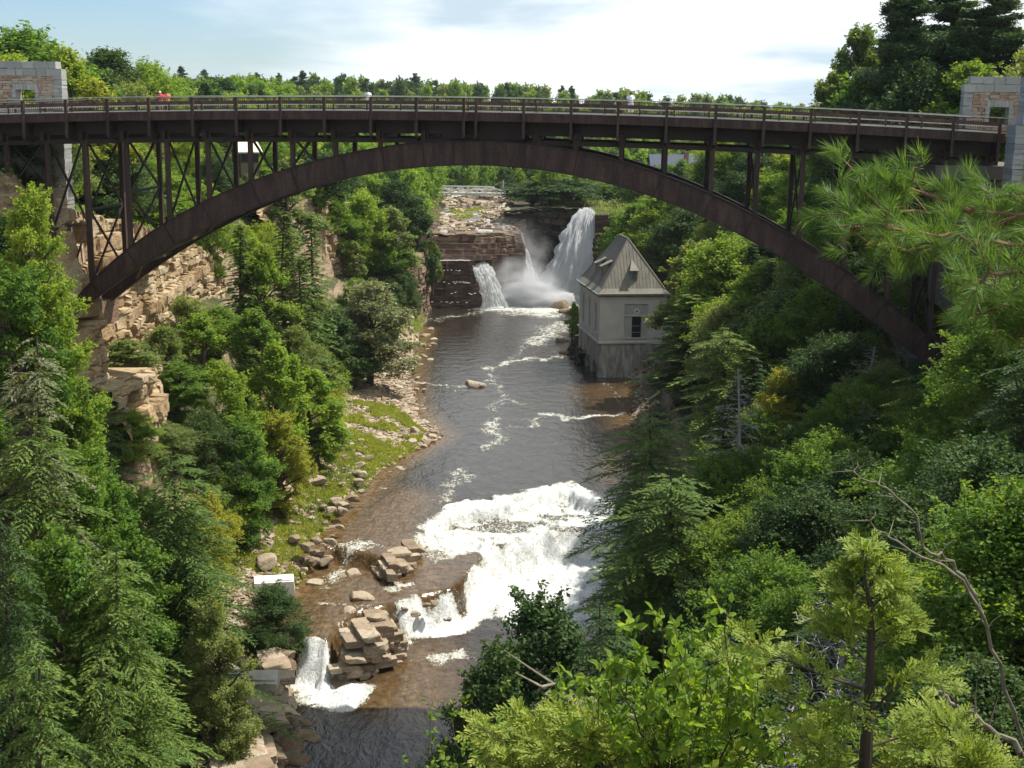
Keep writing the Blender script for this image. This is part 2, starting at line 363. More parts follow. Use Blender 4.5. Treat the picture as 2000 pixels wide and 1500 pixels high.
# ================================================================== terrain
SEC = {
 -60: [(-70, 40), (-50, 36), (-46, 14), (-38, 6), (-34, -2), (-30, -4.3), (-28, -6), (-18, -6), (-16, -4), (-12, 12), (-8, 25), (-3, 40.3)],
 0:   [(-66, 40), (-48, 36), (-44, 14), (-36, 6), (-32, -2), (-27, -4.3), (-25, -6), (-15, -6), (-13, -4), (-9, 12), (-6, 25), (-2.2, 40.3)],
 12:  [(-64, 40), (-47, 36), (-43, 15), (-35, 6), (-30, -2), (-25, -4.3), (-23, -6), (-14, -6), (-12, -4), (-5, 8), (0, 18), (6, 37)],
 30:  [(-62, 40), (-47, 35), (-42, 16), (-35, 6), (-28, -2), (-23, -4.3), (-21, -6), (-11, -6), (-8, -4), (0, 7), (9, 17), (18, 37)],
 60:  [(-60, 40), (-46, 34), (-42, 16), (-36, 6), (-28, -1.6), (-21, -4.3), (-19, -6), (-3, -6), (0, -4), (8, 6), (20, 16), (31, 37)],
 80:  [(-60, 40), (-44, 35), (-41, 14), (-33, 5), (-26, -1.6), (-18.5, -4.3), (-17, -6), (0, -6), (3, -4), (12, 6), (26, 13), (36, 37)],
 95:  [(-60, 40), (-42, 36), (-38.5, 19), (-30, 7), (-24, -1.2), (-18.6, -4.2), (-17, -6), (3, -6), (6, -4), (14, 5), (34.5, 18), (39.5, 38)],
 106: [(-60, 40), (-40, 36), (-36, 21), (-29, 9), (-25, 0), (-20, -2.2), (-18, -6), (5, -6), (8, -3.8), (15, 6), (34.5, 19), (40, 38)],
 118: [(-62, 39), (-40, 32), (-36.5, 19), (-28, 9), (-25.5, 1.8), (-19.3, -.5), (-17, -6), (9, -6), (11, -3), (19, 6), (33, 19), (41, 37)],
 135: [(-64, 38), (-40, 29.5), (-37, 18), (-27, 9.5), (-23.5, 2.4), (-17, 0.1), (-14, -6), (13, -6), (14.5, 0.1), (21, 7), (33, 20), (42, 36)],
 150: [(-66, 37), (-40, 27), (-37.5, 18), (-26, 9), (-23, 2.5), (-14.8, 0.1), (-12, -4), (12, -4), (14, 0.1), (22, 7), (34, 20), (43, 35)],
 165: [(-68, 37), (-40, 24.5), (-37.5, 18), (-26, 8), (-22.5, 2.5), (-9.6, 0.1), (-7.5, -2), (13.5, -2), (15.5, 0.1), (23, 7), (35, 20), (44, 34)],
 182: [(-66, 36), (-40, 23.5), (-37, 16), (-28, 7), (-24, 2.7), (-14.0, 0.1), (-11, -2), (14.5, -2), (16.5, 0.1), (25, 7), (36, 20), (45, 33)],
 200: [(-60, 36), (-39, 24), (-36, 15), (-29, 7), (-24, 3), (-15.6, 0.1), (-13, -2), (15.5, -2), (19.5, 0.1), (26, 7), (37, 20), (46, 33)],
 222: [(-52, 36), (-34, 28), (-31, 13), (-24, 8), (-20, 2.6), (-17, 0.1), (-15, -2), (9.5, -2), (11.5, 0.1), (22, 7), (33, 20), (44, 32)],
 240: [(-50, 35), (-33, 26), (-29.5, 14), (-21, 10), (-19, 2.2), (-17, 0.1), (-16, -2), (9.5, -2), (11.5, 0.1), (17, 9), (28, 22), (40, 31)],
 262: [(-48, 34), (-31, 24), (-28, 15), (-19.5, 13), (-18.8, 1.5), (-17.6, 0.1), (-17, -2), (10, -2), (12.5, 0.1), (18, 5), (29, 13), (46, 27)],
 274: [(-48, 34), (-31, 24), (-28, 15), (-20, 14), (-19.2, 1.5), (-18.2, 0.1), (-18, -2), (14, -2), (16.5, 0.1), (19, 6), (31, 13), (48, 26)],
 300: [(-48, 34), (-34, 25), (-31, 17), (-20, 15.5), (-18.5, 15), (-17.5, 14.4), (-16, 14), (-3, 14), (-1, 15), (6, 18.3), (28, 18.8), (54, 26)],
 400: [(-70, 36), (-50, 27), (-44, 20), (-30, 18), (-25, 17), (-22, 16.3), (-21, 16), (-3, 16), (-1, 16.6), (8, 19.5), (60, 20), (110, 26)],
 470: [(-90, 38), (-70, 28), (-60, 23), (-40, 19), (-30, 18), (-20, 17.5), (-15, 17.2), (-4, 17.2), (0, 17.6), (20, 19), (70, 21), (130, 26)],
 560: [(-120, 40), (-90, 32), (-80, 28), (-50, 24), (-35, 23), (-25, 23), (-20, 23), (-5, 23), (5, 23), (30, 23), (90, 24), (160, 27)],
 700: [(-150, 42), (-120, 40), (-90, 38), (-60, 37), (-40, 36.5), (-30, 36), (-20, 36), (0, 35.5), (20, 35), (50, 34), (100, 33), (200, 33)],
 2500: [(-400, 44), (-300, 44), (-200, 44), (-100, 42), (-50, 42), (-30, 41), (-20, 41), (0, 40), (20, 38), (50, 37), (100, 36), (200, 35)],
}
_ys = np.array(sorted(SEC)); _sec = np.array([SEC[k] for k in sorted(SEC)], float)
def section(y):
    k = np.clip(np.searchsorted(_ys, y)-1, 0, len(_ys)-2); t = np.clip((y-_ys[k])/(_ys[k+1]-_ys[k]), 0, 1)
    s = _sec[k]*(1-t)+_sec[k+1]*t
    xs = np.concatenate([[-2500], s[:, 0], [2500]]); zs = np.concatenate([[s[0, 1]+2], s[:, 1], [s[-1, 1]+3]])
    return xs, zs
gx = np.unique(np.concatenate([np.linspace(-2500, -200, 14), np.linspace(-200, -64, 40), np.arange(-64, 64, .5), np.linspace(64, 200, 40), np.linspace(200, 2500, 14)]))
gy = np.unique(np.concatenate([np.linspace(-60, 60, 90), np.arange(60, 330, .5), np.linspace(330, 520, 100), np.linspace(520, 760, 60), np.linspace(760, 2500, 30)]))
GX, GY = np.meshgrid(gx, gy)
Z = np.zeros_like(GX); BAR = np.zeros_like(GX)
for r, y in enumerate(gy):
    yy = y
    if 274 < y <= 300: yy = 274 if y < 287 else 300          # the wall of the falls is built below
    xs, zs = section(yy)
    wob = 1.6*fbm(gx*.09, np.full_like(gx, y*.09), s=5)
    inn = sstep(-2500, -60, gx)*0+1
    Z[r] = np.interp(gx+wob*(np.abs(gx) < 70), xs, zs)
    lf, wl = xs[5+0], xs[6]
    b = sstep(xs[5]-1.2, xs[5]+.3, gx)*(1-sstep(xs[7]-1, xs[7]+2, gx)) if 70 < y < 236 else np.zeros_like(gx)
    b = np.maximum(b, sstep(xs[8], xs[8]+1, gx)*(1-sstep(xs[9]+1, xs[9]+2.5, gx))*(60 < y < 300))
    BAR[r] = b
# falls: benches of rock behind the pool
LED = np.zeros_like(Z)
def put(cond, z): Z[cond] = z[cond] if hasattr(z, 'shape') else z
j1 = fbm(GX*.5, GY*0, s=11)*.7; j2 = fbm(GX*.35, GY*0, s=12)*1.0
mid = (GX > -19.3) & (GY > 270) & (GY < 300)
front = 276.2+j1+sstep(-9, -5.5, GX)*2.8
LEFTW = (GX < -4.3)
for dy, zt in ((-2.2, .7), (-1.3, 2.1), (-.5, 4.3), (.1, 9.6)): put(mid & LEFTW & (GY > front+dy), zt)
rightend = 2.2+.8*fbm(GY*.4, GX*0, s=13)
f2 = 279.3+j2
for dy, zt in ((0, 10.4), (1.3, 11.5), (2.6, 12.6), (4.0, 13.6), (5.2, 14.2)):
    put(mid & (GY > f2+dy+sstep(-12, 1, GX)*3) & (GX < rightend-dy*.15), zt)
chasm = (GY > 274) & (GY < 306) & (GX > rightend) & (GX < 17.5)
put(chasm, -2.)
wallb = (GY > 287) & (GY < 306) & (GX > 4.8+.3*(GY-287)) & (GX < 40)
backw = (GY > 303+fbm(GX*.3, GY*0, s=15)*1.2) & (GY < 330) & (GX > -2) & (GX < 40)
put(backw, np.maximum(Z, 18.0))
lipz = (GY > 291) & (GY < 306) & (GX > 15.2+fbm(GY*.3, GX*0, s=16)) & (GX < 24)
put(lipz, 18.6)
LED[(GY > 270) & (GY < 330) & (GX > -19.5) & (GX < 26)] = 1
upr = (GY >= 285) & (GY < 420)
for r, y in enumerate(gy):
    if 285 <= y < 425:
        xs, zs = section(max(y, 300)); m = (gx > xs[5]) & (gx < xs[9]+.5); LED[r][m] = 1
        Z[r][m] += .55*np.floor(vnoise(gx[m]*.35, np.full(m.sum(), y*.16), s=21)*2.2)*.5
# strata terraces and roughness on the slopes
xsw = np.array([np.interp(y, _ys, _sec[:, 5, 0]) for y in gy])[:, None]; xrw = np.array([np.interp(y, _ys, _sec[:, 8, 0]) for y in gy])[:, None]
bank = (GX < xsw-.0) | (GX > xrw)
amp = sstep(0, 3, np.maximum(xsw-GX, GX-xrw))*(LED < .5)
st = 2.4; q = (Z+1.2*fbm(GX*.06, GY*.06, s=31))/st
Zt = (np.floor(q)+sstep(.55, 1., q-np.floor(q)))*st-1.2*fbm(GX*.06, GY*.06, s=31)
near = (np.abs(GX) < 62) & (GY < 330)
Z = np.where(near, Z+(Zt-Z)*.55*amp*(Z > 3) + fbm(GX*.3, GY*.3, s=33)*.7*amp, Z+fbm(GX*.03, GY*.03, s=34)*2*(GY > 420))
Z += BAR*fbm(GX*1.3, GY*1.3, s=35)*.22
# level ground under the eye and under the powerhouse
d0 = np.hypot(GX, GY); Z = np.where(d0 < 3.0, np.minimum(Z, 40.3), Z)
Z = np.where((d0 < 14) & (GX > -3), np.minimum(Z, 40.3-np.clip(GY-1, 0, 20)*.5), Z)
mb = MB(); mb.grid(np.stack([GX, GY, Z], -1))
terr = mb.obj('terrain', M_TERR, smooth=False, vattr={'bar': BAR, 'ledge': LED}); tag(terr, kind='structure', label='rocky gorge walls, wooded slopes and plateau of the chasm')
def ground(x, y):
    x = np.asarray(x, float); y = np.asarray(y, float)
    i = np.clip(np.searchsorted(gx, x)-1, 0, len(gx)-2); j = np.clip(np.searchsorted(gy, y)-1, 0, len(gy)-2)
    tx = np.clip((x-gx[i])/(gx[i+1]-gx[i]), 0, 1); ty = np.clip((y-gy[j])/(gy[j+1]-gy[j]), 0, 1)
    return (Z[j, i]*(1-tx)+Z[j, i+1]*tx)*(1-ty)+(Z[j+1, i]*(1-tx)+Z[j+1, i+1]*tx)*ty

# ================================================================== river
def W2(pts, z): return np.array([atZ(p[0], p[1], p[2] if len(p) > 2 else z)[:2] for p in pts])
B1 = W2([(540, 1110), (600, 1085), (650, 1062), (700, 1075), (745, 1085), (800, 1070), (820, 1048), (850, 1020), (880, 1000), (910, 992), (1000, 985), (1050, 968), (1110, 957), (1160, 975), (1220, 985)], 0)
B2 = W2([(520, 1222), (570, 1232), (640, 1250), (660, 1215), (700, 1185), (765, 1172), (795, 1170), (830, 1152), (880, 1145), (905, 1125), (935, 1095), (965, 1072), (1000, 1055), (1060, 1035), (1160, 1030), (1240, 1030)], -1.2)
B1 = B1[np.argsort(B1[:, 0])]; B2 = B2[np.argsort(B2[:, 0])]
def wlevel(x, y):
    j = fbm(x*.8, y*.8, s=41)*.5
    y1 = np.interp(x, B1[:, 0], B1[:, 1])+j; y2 = np.interp(x, B2[:, 0], B2[:, 1])+j
    z = -1.3*sstep(0, 1.6, y1-y) - 2.9*sstep(0, 3.2, y2-y)
    return z
wx = np.arange(-34, 30, .32); wy = np.concatenate([np.arange(-60, 60, 1.5), np.arange(60, 200, .32), np.arange(200, 310, .5)])
WX, WY = np.meshgrid(wx, wy); WZ = wlevel(WX, WY)
FO = np.zeros_like(WX); SH = np.zeros_like(WX)
def inpoly(X, Y, P):
    c = np.zeros(X.shape, bool); n = len(P)
    for i in range(n):
        x1, y1 = P[i]; x2, y2 = P[(i+1) % n]
        t = (y1 > Y) != (y2 > Y)
        c ^= t & (X < (x2-x1)*(Y-y1)/((y2-y1)+1e-12)+x1)
    return c
def polyd(X, Y, P):
    d = np.full(X.shape, 1e9)
    for (x1, y1), (x2, y2) in zip(P[:-1], P[1:]):
        L2 = (x2-x1)**2+(y2-y1)**2+1e-9; t = np.clip(((X-x1)*(x2-x1)+(Y-y1)*(y2-y1))/L2, 0, 1)
        d = np.minimum(d, np.hypot(X-x1-t*(x2-x1), Y-y1-t*(y2-y1)))
    return d
def foam_area(px, z, v=1.4, soft=1.0):
    global FO
    P = W2(px, z); Pc = list(P)+[P[0]]
    xx0, yy0 = P.min(0)-3; xx1, yy1 = P.max(0)+3
    m = (WX > xx0) & (WX < xx1) & (WY > yy0) & (WY < yy1)
    X, Y = WX[m], WY[m]; X = X+fbm(X*.45, Y*.45, s=61, o=3)*1.3; Y = Y+fbm(X*.45, Y*.45, s=62, o=3)*2.0; d = polyd(X, Y, Pc)*np.where(inpoly(X, Y, P), 1, -1)
    FO[m] = np.maximum(FO[m], v*sstep(-soft, soft*.6, d))
def foam_line(px, z, wd, v=.6):
    P = W2(px, z); m = (WX > P[:, 0].min()-4) & (WX < P[:, 0].max()+4) & (WY > P[:, 1].min()-6) & (WY < P[:, 1].max()+6)
    X, Y = WX[m], WY[m]; Xw = X+fbm(X*.35, Y*.25, s=63, o=4)*1.9; Yw = Y+fbm(X*.35, Y*.25, s=64, o=4)*4.0
    d = polyd(Xw, Yw, P); FO[m] = np.maximum(FO[m], v*1.08*np.exp(-(d/(wd*1.15))**2)*(.85+.5*fbm(X*.5, Y*.4, s=65)))
foam_area([(818, 1055), (850, 1022), (880, 1000), (910, 990), (1000, 984), (1050, 966), (1110, 955), (1190, 985), (1230, 1060), (1220, 1150), (1100, 1165), (1010, 1170), (935, 1060), (880, 1078), (835, 1088)], -.8, 1.25)
foam_area([(1010, 1050, -1.3), (960, 1085, -1.3), (930, 1112, -1.3), (905, 1142, -1.3), (880, 1165, -1.3), (830, 1172, -1.3), (792, 1192, -1.5), (785, 1222, -3.5), (810, 1232, -4.2), (850, 1215, -4.2), (890, 1200, -4.2), (940, 1185, -4.2), (1040, 1165, -4.2), (1160, 1160, -4.2), (1220, 1090, -4), (1180, 1040, -1.3)], -3, 1.3)
foam_area([(588, 1240, -1.2), (668, 1250, -1.2), (655, 1290, -3), (650, 1325, -4), (700, 1340, -4.2), (712, 1362, -4.2), (690, 1380, -4.2), (640, 1382, -4.2), (590, 1372, -4.2), (576, 1330, -3.5), (585, 1280, -2)], -3, 1.35, .7)
foam_area([(795, 1170, -1.3), (850, 1160, -1.3), (900, 1140, -1.3), (960, 1085, -1.3), (1010, 1100, -4.2), (960, 1205, -4.2), (900, 1228, -4.2), (850, 1240, -4.2), (788, 1245, -4.2), (778, 1215, -3)], -3, 1.5, .9)
foam_area([(750, 1140), (800, 1135), (812, 1155), (770, 1165)], -1.2, .9, .8)
foam_area([(845, 1280), (900, 1272), (905, 1295), (860, 1300)], -4.2, .8, .8)
for l, wd, v in [([(1060, 815), (1110, 818), (1150, 812), (1220, 805)], .9, .85), ([(1000, 835), (1060, 820)], .6, .55), ([(690, 1080), (660, 1120), (640, 1160)], 1.0, .75),
  ([(650, 1070), (700, 1085), (740, 1090)], .6, .6), ([(950, 880), (972, 850), (965, 815)], .9, .62), ([(870, 975), (900, 945), (905, 915)], .9, .6), ([(880, 940), (930, 935)], .6, .5),
  ([(940, 720), (1000, 705), (1090, 698)], 1.1, .66), ([(950, 728), (985, 770), (1010, 790)], .8, .5), ([(800, 752), (910, 756)], .8, .55), ([(1000, 700), (1050, 660), (1100, 640)], 1.0, .4),
  ([(1050, 670), (1080, 645), (1105, 625), (1060, 612), (1010, 612)], 2.8, .62), ([(840, 625), (870, 618), (930, 612)], 1.5, .5), ([(1030, 600), (1110, 600)], 3.0, .8), ([(1090, 690), (1120, 700)], 1.5, .45),
  ([(1170, 740), (1215, 790)], .6, .3), ([(985, 780), (960, 800)], .8, .4), ([(600, 1100), (560, 1140)], .6, .3), ([(640, 1130), (690, 1180), (650, 1215)], .9, .42)]:
    foam_line(l, 0 if l[0][1] < 1000 else -1, wd, v)
foam_area([(935, 596), (1120, 588), (1112, 604), (1060, 618), (1000, 606), (950, 606)], 0, .85, 6)
# shallow, peat-brown water over the shelves and along the banks
for y0 in wy: pass
xl = np.interp(WY, _ys, _sec[:, 5, 0]); xr = np.interp(WY, _ys, _sec[:, 8, 0])
SH = np.maximum(1-sstep(.5, 4.5, WX-xl), .85*(1-sstep(.5, 5, xr-WX)))*(WY < 250)
def sh_area(px, z, v, soft):
    P = W2(px, z); Pc = list(P)+[P[0]]; d = polyd(WX, WY, Pc)*np.where(inpoly(WX, WY, P), 1, -1)
    np.maximum(SH, v*sstep(-soft, soft, d), out=SH)
sh_area([(600, 1080), (700, 1010), (780, 960), (860, 980), (820, 1050), (900, 1090), (930, 1100), (860, 1160), (780, 1190), (680, 1240), (570, 1240)], -.7, .8, 2.5)
sh_area([(640, 1390), (720, 1330), (800, 1260), (880, 1250), (900, 1330), (880, 1420), (780, 1420)], -4.2, .75, 3)
sh_area([(1120, 760), (1200, 740), (1240, 800), (1180, 810)], 0, .6, 4)
sh_area([(860, 1085), (930, 1065), (1000, 1040), (960, 1085), (905, 1140), (850, 1155)], -1.3, .6, 1)
SH = np.clip(SH, 0, 1)
FO = FO-(WY < 170)*.75*np.exp(-((WZ+1.3)/.30)**2)*sstep(-.15, .25, fbm(WX*.35+WY*.15, WY*.5, s=71, o=3))*(WX < 8)
fs = sstep(.5, 1.3, FO)
WZ = WZ + fs*(fbm(WX*1.1, WY*.8, s=44)*.55+.35*fbm(WX*3, WY*1.6, s=46))*(WY < 170) + .04*fbm(WX*.9, WY*.7, s=45)
mb = MB(); mb.grid(np.stack([WX, WY, WZ], -1))
riv = mb.obj('river', M_WATER, smooth=True, vattr={'foam': FO, 'shallow': SH}); tag(riv, kind='structure', label='peat-brown river with white foam')
# shallow water on the upper river bed
mb = MB()
ux = np.linspace(-26, 0, 50); uy = np.linspace(296, 470, 160); UX, UY = np.meshgrid(ux, uy)
UZ = np.interp(UY, [296, 300, 400, 470], [13.7, 14.05, 16.1, 17.3])+.15*fbm(UX, UY*.4, s=50)
mb.grid(np.stack([UX, UY, UZ], -1)); o = mb.obj('upper_river', M_WATER, smooth=True, vattr={'foam': np.clip(fbm(UX*.3, UY*.15, s=52)*1.6, 0, 1), 'shallow': np.full_like(UX, .5)}); tag(o, kind='structure', label='thin sheets of water over the upper ledges')

# ================================================================== cliff curtains with real blocks
def resample(P, step):
    P = np.asarray(P, float); s = np.concatenate([[0], np.cumsum(np.hypot(*np.diff(P[:, :2], axis=0).T))]); n = max(2, int(s[-1]/step)+1)
    t = np.linspace(0, s[-1], n); return t, np.stack([np.interp(t, s, P[:, k]) for k in range(P.shape[1])], 1)
def curtain(path, seed, mat, name, label, step=.2, out=1.0, lean=.10, blk=(.5, 1.7), cap=2.5, depth=.7, kind='structure', rough=1.3, groups=None, bw=(.5, 2.8), ta=1.):
    """path: (x, y, z0, z1) along the foot; the face looks to the right of travel."""
    rng = np.random.RandomState(seed)
    s, P = resample(path, step)
    T = np.gradient(P[:, :2], axis=0); T /= np.linalg.norm(T, axis=1)[:, None]+1e-9; Nn = np.stack([T[:, 1], -T[:, 0]], 1)
    zmin, zmax = P[:, 2].min(), P[:, 3].max(); H = zmax-zmin
    edges = [0.]
    while edges[-1] < H+2: edges.append(edges[-1]+rng.uniform(*blk)*(.6 if rng.rand() < .35 else 1))
    edges = np.array(edges)
    nv = int(H/step)+2; zz = np.linspace(0, H, nv)
    OUT = np.zeros((nv, len(s))); TINT = np.zeros((nv, len(s)))
    zw = zz[:, None]+.30*vnoise(s*.22, s*0, s=seed+21)[None, :]+.12*vnoise(s*1.3, s*0, s=seed+22)[None, :]
    lay = np.clip(np.searchsorted(edges, zw, side='right')-1, 0, len(edges)-1)
    for L in range(lay.min(), lay.max()+1):
        M_ = lay == L
        if not M_.any(): continue
        be = [-rng.uniform(0, 2)-1]
        while be[-1] < s[-1]+2: be.append(be[-1]+rng.uniform(*bw)*(1 if rng.rand() < .75 else 1.9))
        be = np.array(be); sw = s[None, :]+.22*vnoise(zz*1.4, zz*0+L, s=seed+23)[:, None]+.10*vnoise(s[None, :]*2, zz[:, None]*2, s=seed+24)
        bi = np.clip(np.searchsorted(be, sw, side='right')-1, 0, len(be)-1)
        off = rng.rand(len(be)+1)**1.6*depth; tin = .5+ta*(rng.rand(len(be)+1)-.5); tl = rng.uniform(-.22, .22, len(be)+1); lo = rng.uniform(-.2, .35)*depth
        crack = np.minimum(sw-be[bi], be[np.minimum(bi+1, len(be)-1)]-sw) < step*.6
        o = off[bi]+lo-crack*.22+tl[bi]*(sw-be[bi]-.6)
        OUT[M_] = o[M_]; TINT[M_] = tin[bi][M_]
    bed = np.zeros_like(OUT, bool); bed[1:] = lay[1:] != lay[:-1]; OUT[bed] -= .18
    big = rough*fbm(s[None, :]*.12+zz[:, None]*.02, zz[:, None]*.13, s=seed+9, o=3)+.10*fbm(s[None, :]*1.7, zz[:, None]*1.7, s=seed+10, o=3)
    setb = lean*zz[:, None]
    D = OUT+big-setb
    keep = zz[:, None] <= (P[:, 3]-zmin)[None, :]
    zcl = np.minimum(zz[:, None], (P[:, 3]-zmin+.35*vnoise(s*.7, s*0, s=seed+1))[None, :])
    over = np.clip(zz[:, None]-(P[:, 3]-zmin)[None, :], 0, None)
    D = D-np.minimum(over, cap)*1.0
    V = np.stack([P[None, :, 0]+Nn[None, :, 0]*D*out, P[None, :, 1]+Nn[None, :, 1]*D*out, zmin+zcl+0*D], -1)
    # top shelf going back
    last = V[-1].copy(); back = last.copy(); back[:, :2] -= Nn*cap*1.5; back[:, 2] += .1
    V = np.concatenate([V, back[None]], 0)
    m, n = V.shape[:2]
    tq = np.concatenate([TINT, TINT[-1:]], 0)[:-1, :-1].ravel()
    mb = MB(); mb.grid(V, a=tq)
    o = mb.obj(name, mat); tag(o, label, kind=kind)
    return o
# the big golden cliff behind the left foot of the arch
curtain([(-38.2, 97, 17, 23), (-34.6, 103, 15, 23.6), (-33.2, 107, 15, 24.5), (-36.0, 109, 15, 33), (-36.2, 120, 14, 31.5), (-36.4, 133, 15, 29.5), (-37, 148, 16, 27), (-37.5, 160, 17, 24.5), (-37.5, 172, 14, 22)], 3, M_GOLD, 'cliff', 'golden blocky sandstone cliff behind the left foot of the steel arch', .16, lean=.06, depth=.6, rough=.8, blk=(.6, 1.8), bw=(.7, 3.6))
curtain([(-31.8, 104, 13, 19), (-31.0, 110, 13, 19.5), (-32.8, 118, 13, 18), (-34.8, 128, 14, 18)], 4, M_GOLD, 'cliff', 'lower golden sandstone ledge below the left foot of the steel arch', .16, lean=.08, depth=.9)
# low cliff above the gravel bar
curtain([(-28.5, 96, -2, 6), (-26.6, 106, -1, 8), (-26.2, 114, 0, 8), (-25.4, 122, 1, 8.5), (-24.2, 131, 1.5, 9), (-23.2, 140, 2, 9), (-22.8, 150, 2, 7.5), (-23.5, 160, 2, 5)], 5, M_GOLD, 'cliff', 'low orange-brown sandstone cliff above the gravel bar', .16, lean=.12, depth=.8)
# upstream left wall
curtain([(-37, 196, 13, 27), (-35.5, 204, 13, 27), (-34, 214, 12, 24), (-32.0, 222, 11, 25), (-30.5, 232, 10, 25), (-29.5, 240, 10, 24), (-27.2, 246, 10, 20), (-24.5, 249, 10, 18)], 6, M_GOLD, 'cliff', 'pale buff cliff with bushes on top, upstream on the left bank', .22, lean=.05, depth=.9)
curtain([(-21.5, 238, 1, 8), (-19.2, 247, .3, 12), (-17.8, 255, 0, 13.2), (-17.6, 266, 0, 13.4), (-17.6, 276, 0, 11)], 7, M_ROCKB, 'cliff', 'straight brown rock wall at the left edge of the pool below the falls', .2, lean=.0, depth=.5, rough=.7)
# walls of the falls
curtain([(-21, 275.6, -.5, 9.6), (-14, 276.0, -.5, 9.6), (-9.5, 276.4, -.5, 9.6), (-7.6, 277.6, -.5, 9.6), (-6.2, 280, -.5, 9.6)], 8, M_WET, 'cliff', 'wet black stepped rock face left of the waterfalls', .17, lean=.16, depth=1.1, blk=(.7, 1.5), rough=.6, bw=(2, 8), ta=.3)
curtain([(-20, 280.5, 9.4, 14.4), (-12, 280.8, 9.4, 14.6), (-6, 281.8, 6, 14.6), (-1, 282.8, 0, 14.6), (1.6, 284.6, 0, 14.2), (2.4, 288, 0, 13), (2.6, 293, 0, 12)], 9, M_ROCKB, 'cliff', 'mossy brown rock bench above and between the waterfalls', .17, lean=.22, depth=1.2, blk=(.4, 1.2), rough=.9, bw=(2, 9), ta=.35)
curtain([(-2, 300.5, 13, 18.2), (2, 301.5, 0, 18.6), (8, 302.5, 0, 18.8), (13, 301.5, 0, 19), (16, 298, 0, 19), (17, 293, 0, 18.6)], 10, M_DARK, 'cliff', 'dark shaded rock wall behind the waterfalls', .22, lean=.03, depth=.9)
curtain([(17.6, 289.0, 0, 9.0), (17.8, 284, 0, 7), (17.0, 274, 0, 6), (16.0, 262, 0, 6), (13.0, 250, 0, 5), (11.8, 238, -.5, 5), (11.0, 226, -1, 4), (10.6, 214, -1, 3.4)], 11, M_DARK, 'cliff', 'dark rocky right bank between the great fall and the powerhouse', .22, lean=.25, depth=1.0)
# right wall by the arch foot
curtain([(42, 114, 14, 36), (39.5, 107, 14, 36), (38.5, 100, 13, 37), (39.4, 93, 13, 37), (38.0, 84, 12, 37)], 12, M_ROCKB, 'cliff', 'brown rock wall behind the right foot of the arch', .2, lean=.03, depth=.9)
# ================================================================== bridge
TH = .09; YB = 102.4
tb = np.array([1, -TH, 0])/math.hypot(1, TH); nb = np.array([TH, 1, 0])/math.hypot(1, TH); OB = np.array([0, YB, 0.])
def BP(s, w, z): return OB+tb*s+nb*w+np.array([0, 0, z])
def hit(px, py, w):
    d = ray(px, py); t = ((OB+nb*w-EYE) @ nb)/(d @ nb); p = EYE+d*t
    return (p-OB) @ tb, p[2]
BM = np.stack([tb, nb, np.array([0, 0, 1.])], 1)
_rl = [hit(px, py, -1.4) for px, py in [(0, 193), (128, 192), (290, 190), (461, 187.5), (633, 186), (813, 186), (930, 187), (1116, 191.5), (1303, 199), (1399, 202.5), (1494, 206.5), (1587, 210), (1680, 214), (1773, 219), (1866, 224), (1960, 229)]]
_co = np.polyfit([a for a, b in _rl], [b for a, b in _rl], 3)
def zr(s): return float(np.polyval(_co, s))
SL, SR = hit(-160, 200, -1.4)[0], hit(1968, 230, -1.4)[0]
bridge = empty('steel_arch_bridge', tuple(BP(0, 3, 20)))
tag(bridge, 'long dark brown steel arch bridge carrying a road across the gorge', 'bridge')
def strip(mb, f0, f1, w0, w1, s0=SL, s1=SR, n=60):
    ss = np.linspace(s0, s1, n)
    for a, b in zip(ss[:-1], ss[1:]):
        z = [f0(a), f1(a), f0(b), f1(b)]
        V = [BP(a, w0, z[0]), BP(a, w1, z[0]), BP(a, w1, z[1]), BP(a, w0, z[1]), BP(b, w0, z[2]), BP(b, w1, z[2]), BP(b, w1, z[3]), BP(b, w0, z[3])]
        mb.add(V, [[0, 3, 2, 1], [4, 5, 6, 7], [0, 1, 5, 4], [3, 7, 6, 2], [0, 4, 7, 3], [1, 2, 6, 5]])
def stripobj(name, mat, f0, f1, w0, w1, par=bridge, **k):
    mb = MB(); strip(mb, f0, f1, w0, w1, **k); return mb.obj(name, mat, par)
stripobj('fascia_beam', M_STEEL, lambda s: zr(s)-1.78, lambda s: zr(s)-1.13, -1.32, -1.12)
stripobj('fascia_beam', M_STEEL, lambda s: zr(s)-1.78, lambda s: zr(s)-1.13, 9.2, 9.4)
stripobj('deck_slab', M_CONC, lambda s: zr(s)-1.50, lambda s: zr(s)-1.20, -1.12, 9.2)
stripobj('road_surface', M_ASPH, lambda s: zr(s)-1.196, lambda s: zr(s)-1.15, 1.0, 7.2)
stripobj('kerb', M_CONC, lambda s: zr(s)-1.196, lambda s: zr(s)-1.03, .7, .998); stripobj('kerb', M_CONC, lambda s: zr(s)-1.196, lambda s: zr(s)-1.03, 7.202, 7.5)
for w0 in (.1, 3.8, 7.3): stripobj('deck_girder', M_STEELD, lambda s: zr(s)-2.80, lambda s: zr(s)-1.502, w0, w0+.4)
stripobj('lower_chord', M_STEELD, lambda s: zr(s)-3.50, lambda s: zr(s)-3.15, .15, .45)
stripobj('lower_chord', M_STEELD, lambda s: zr(s)-3.50, lambda s: zr(s)-3.15, 7.35, 7.65)
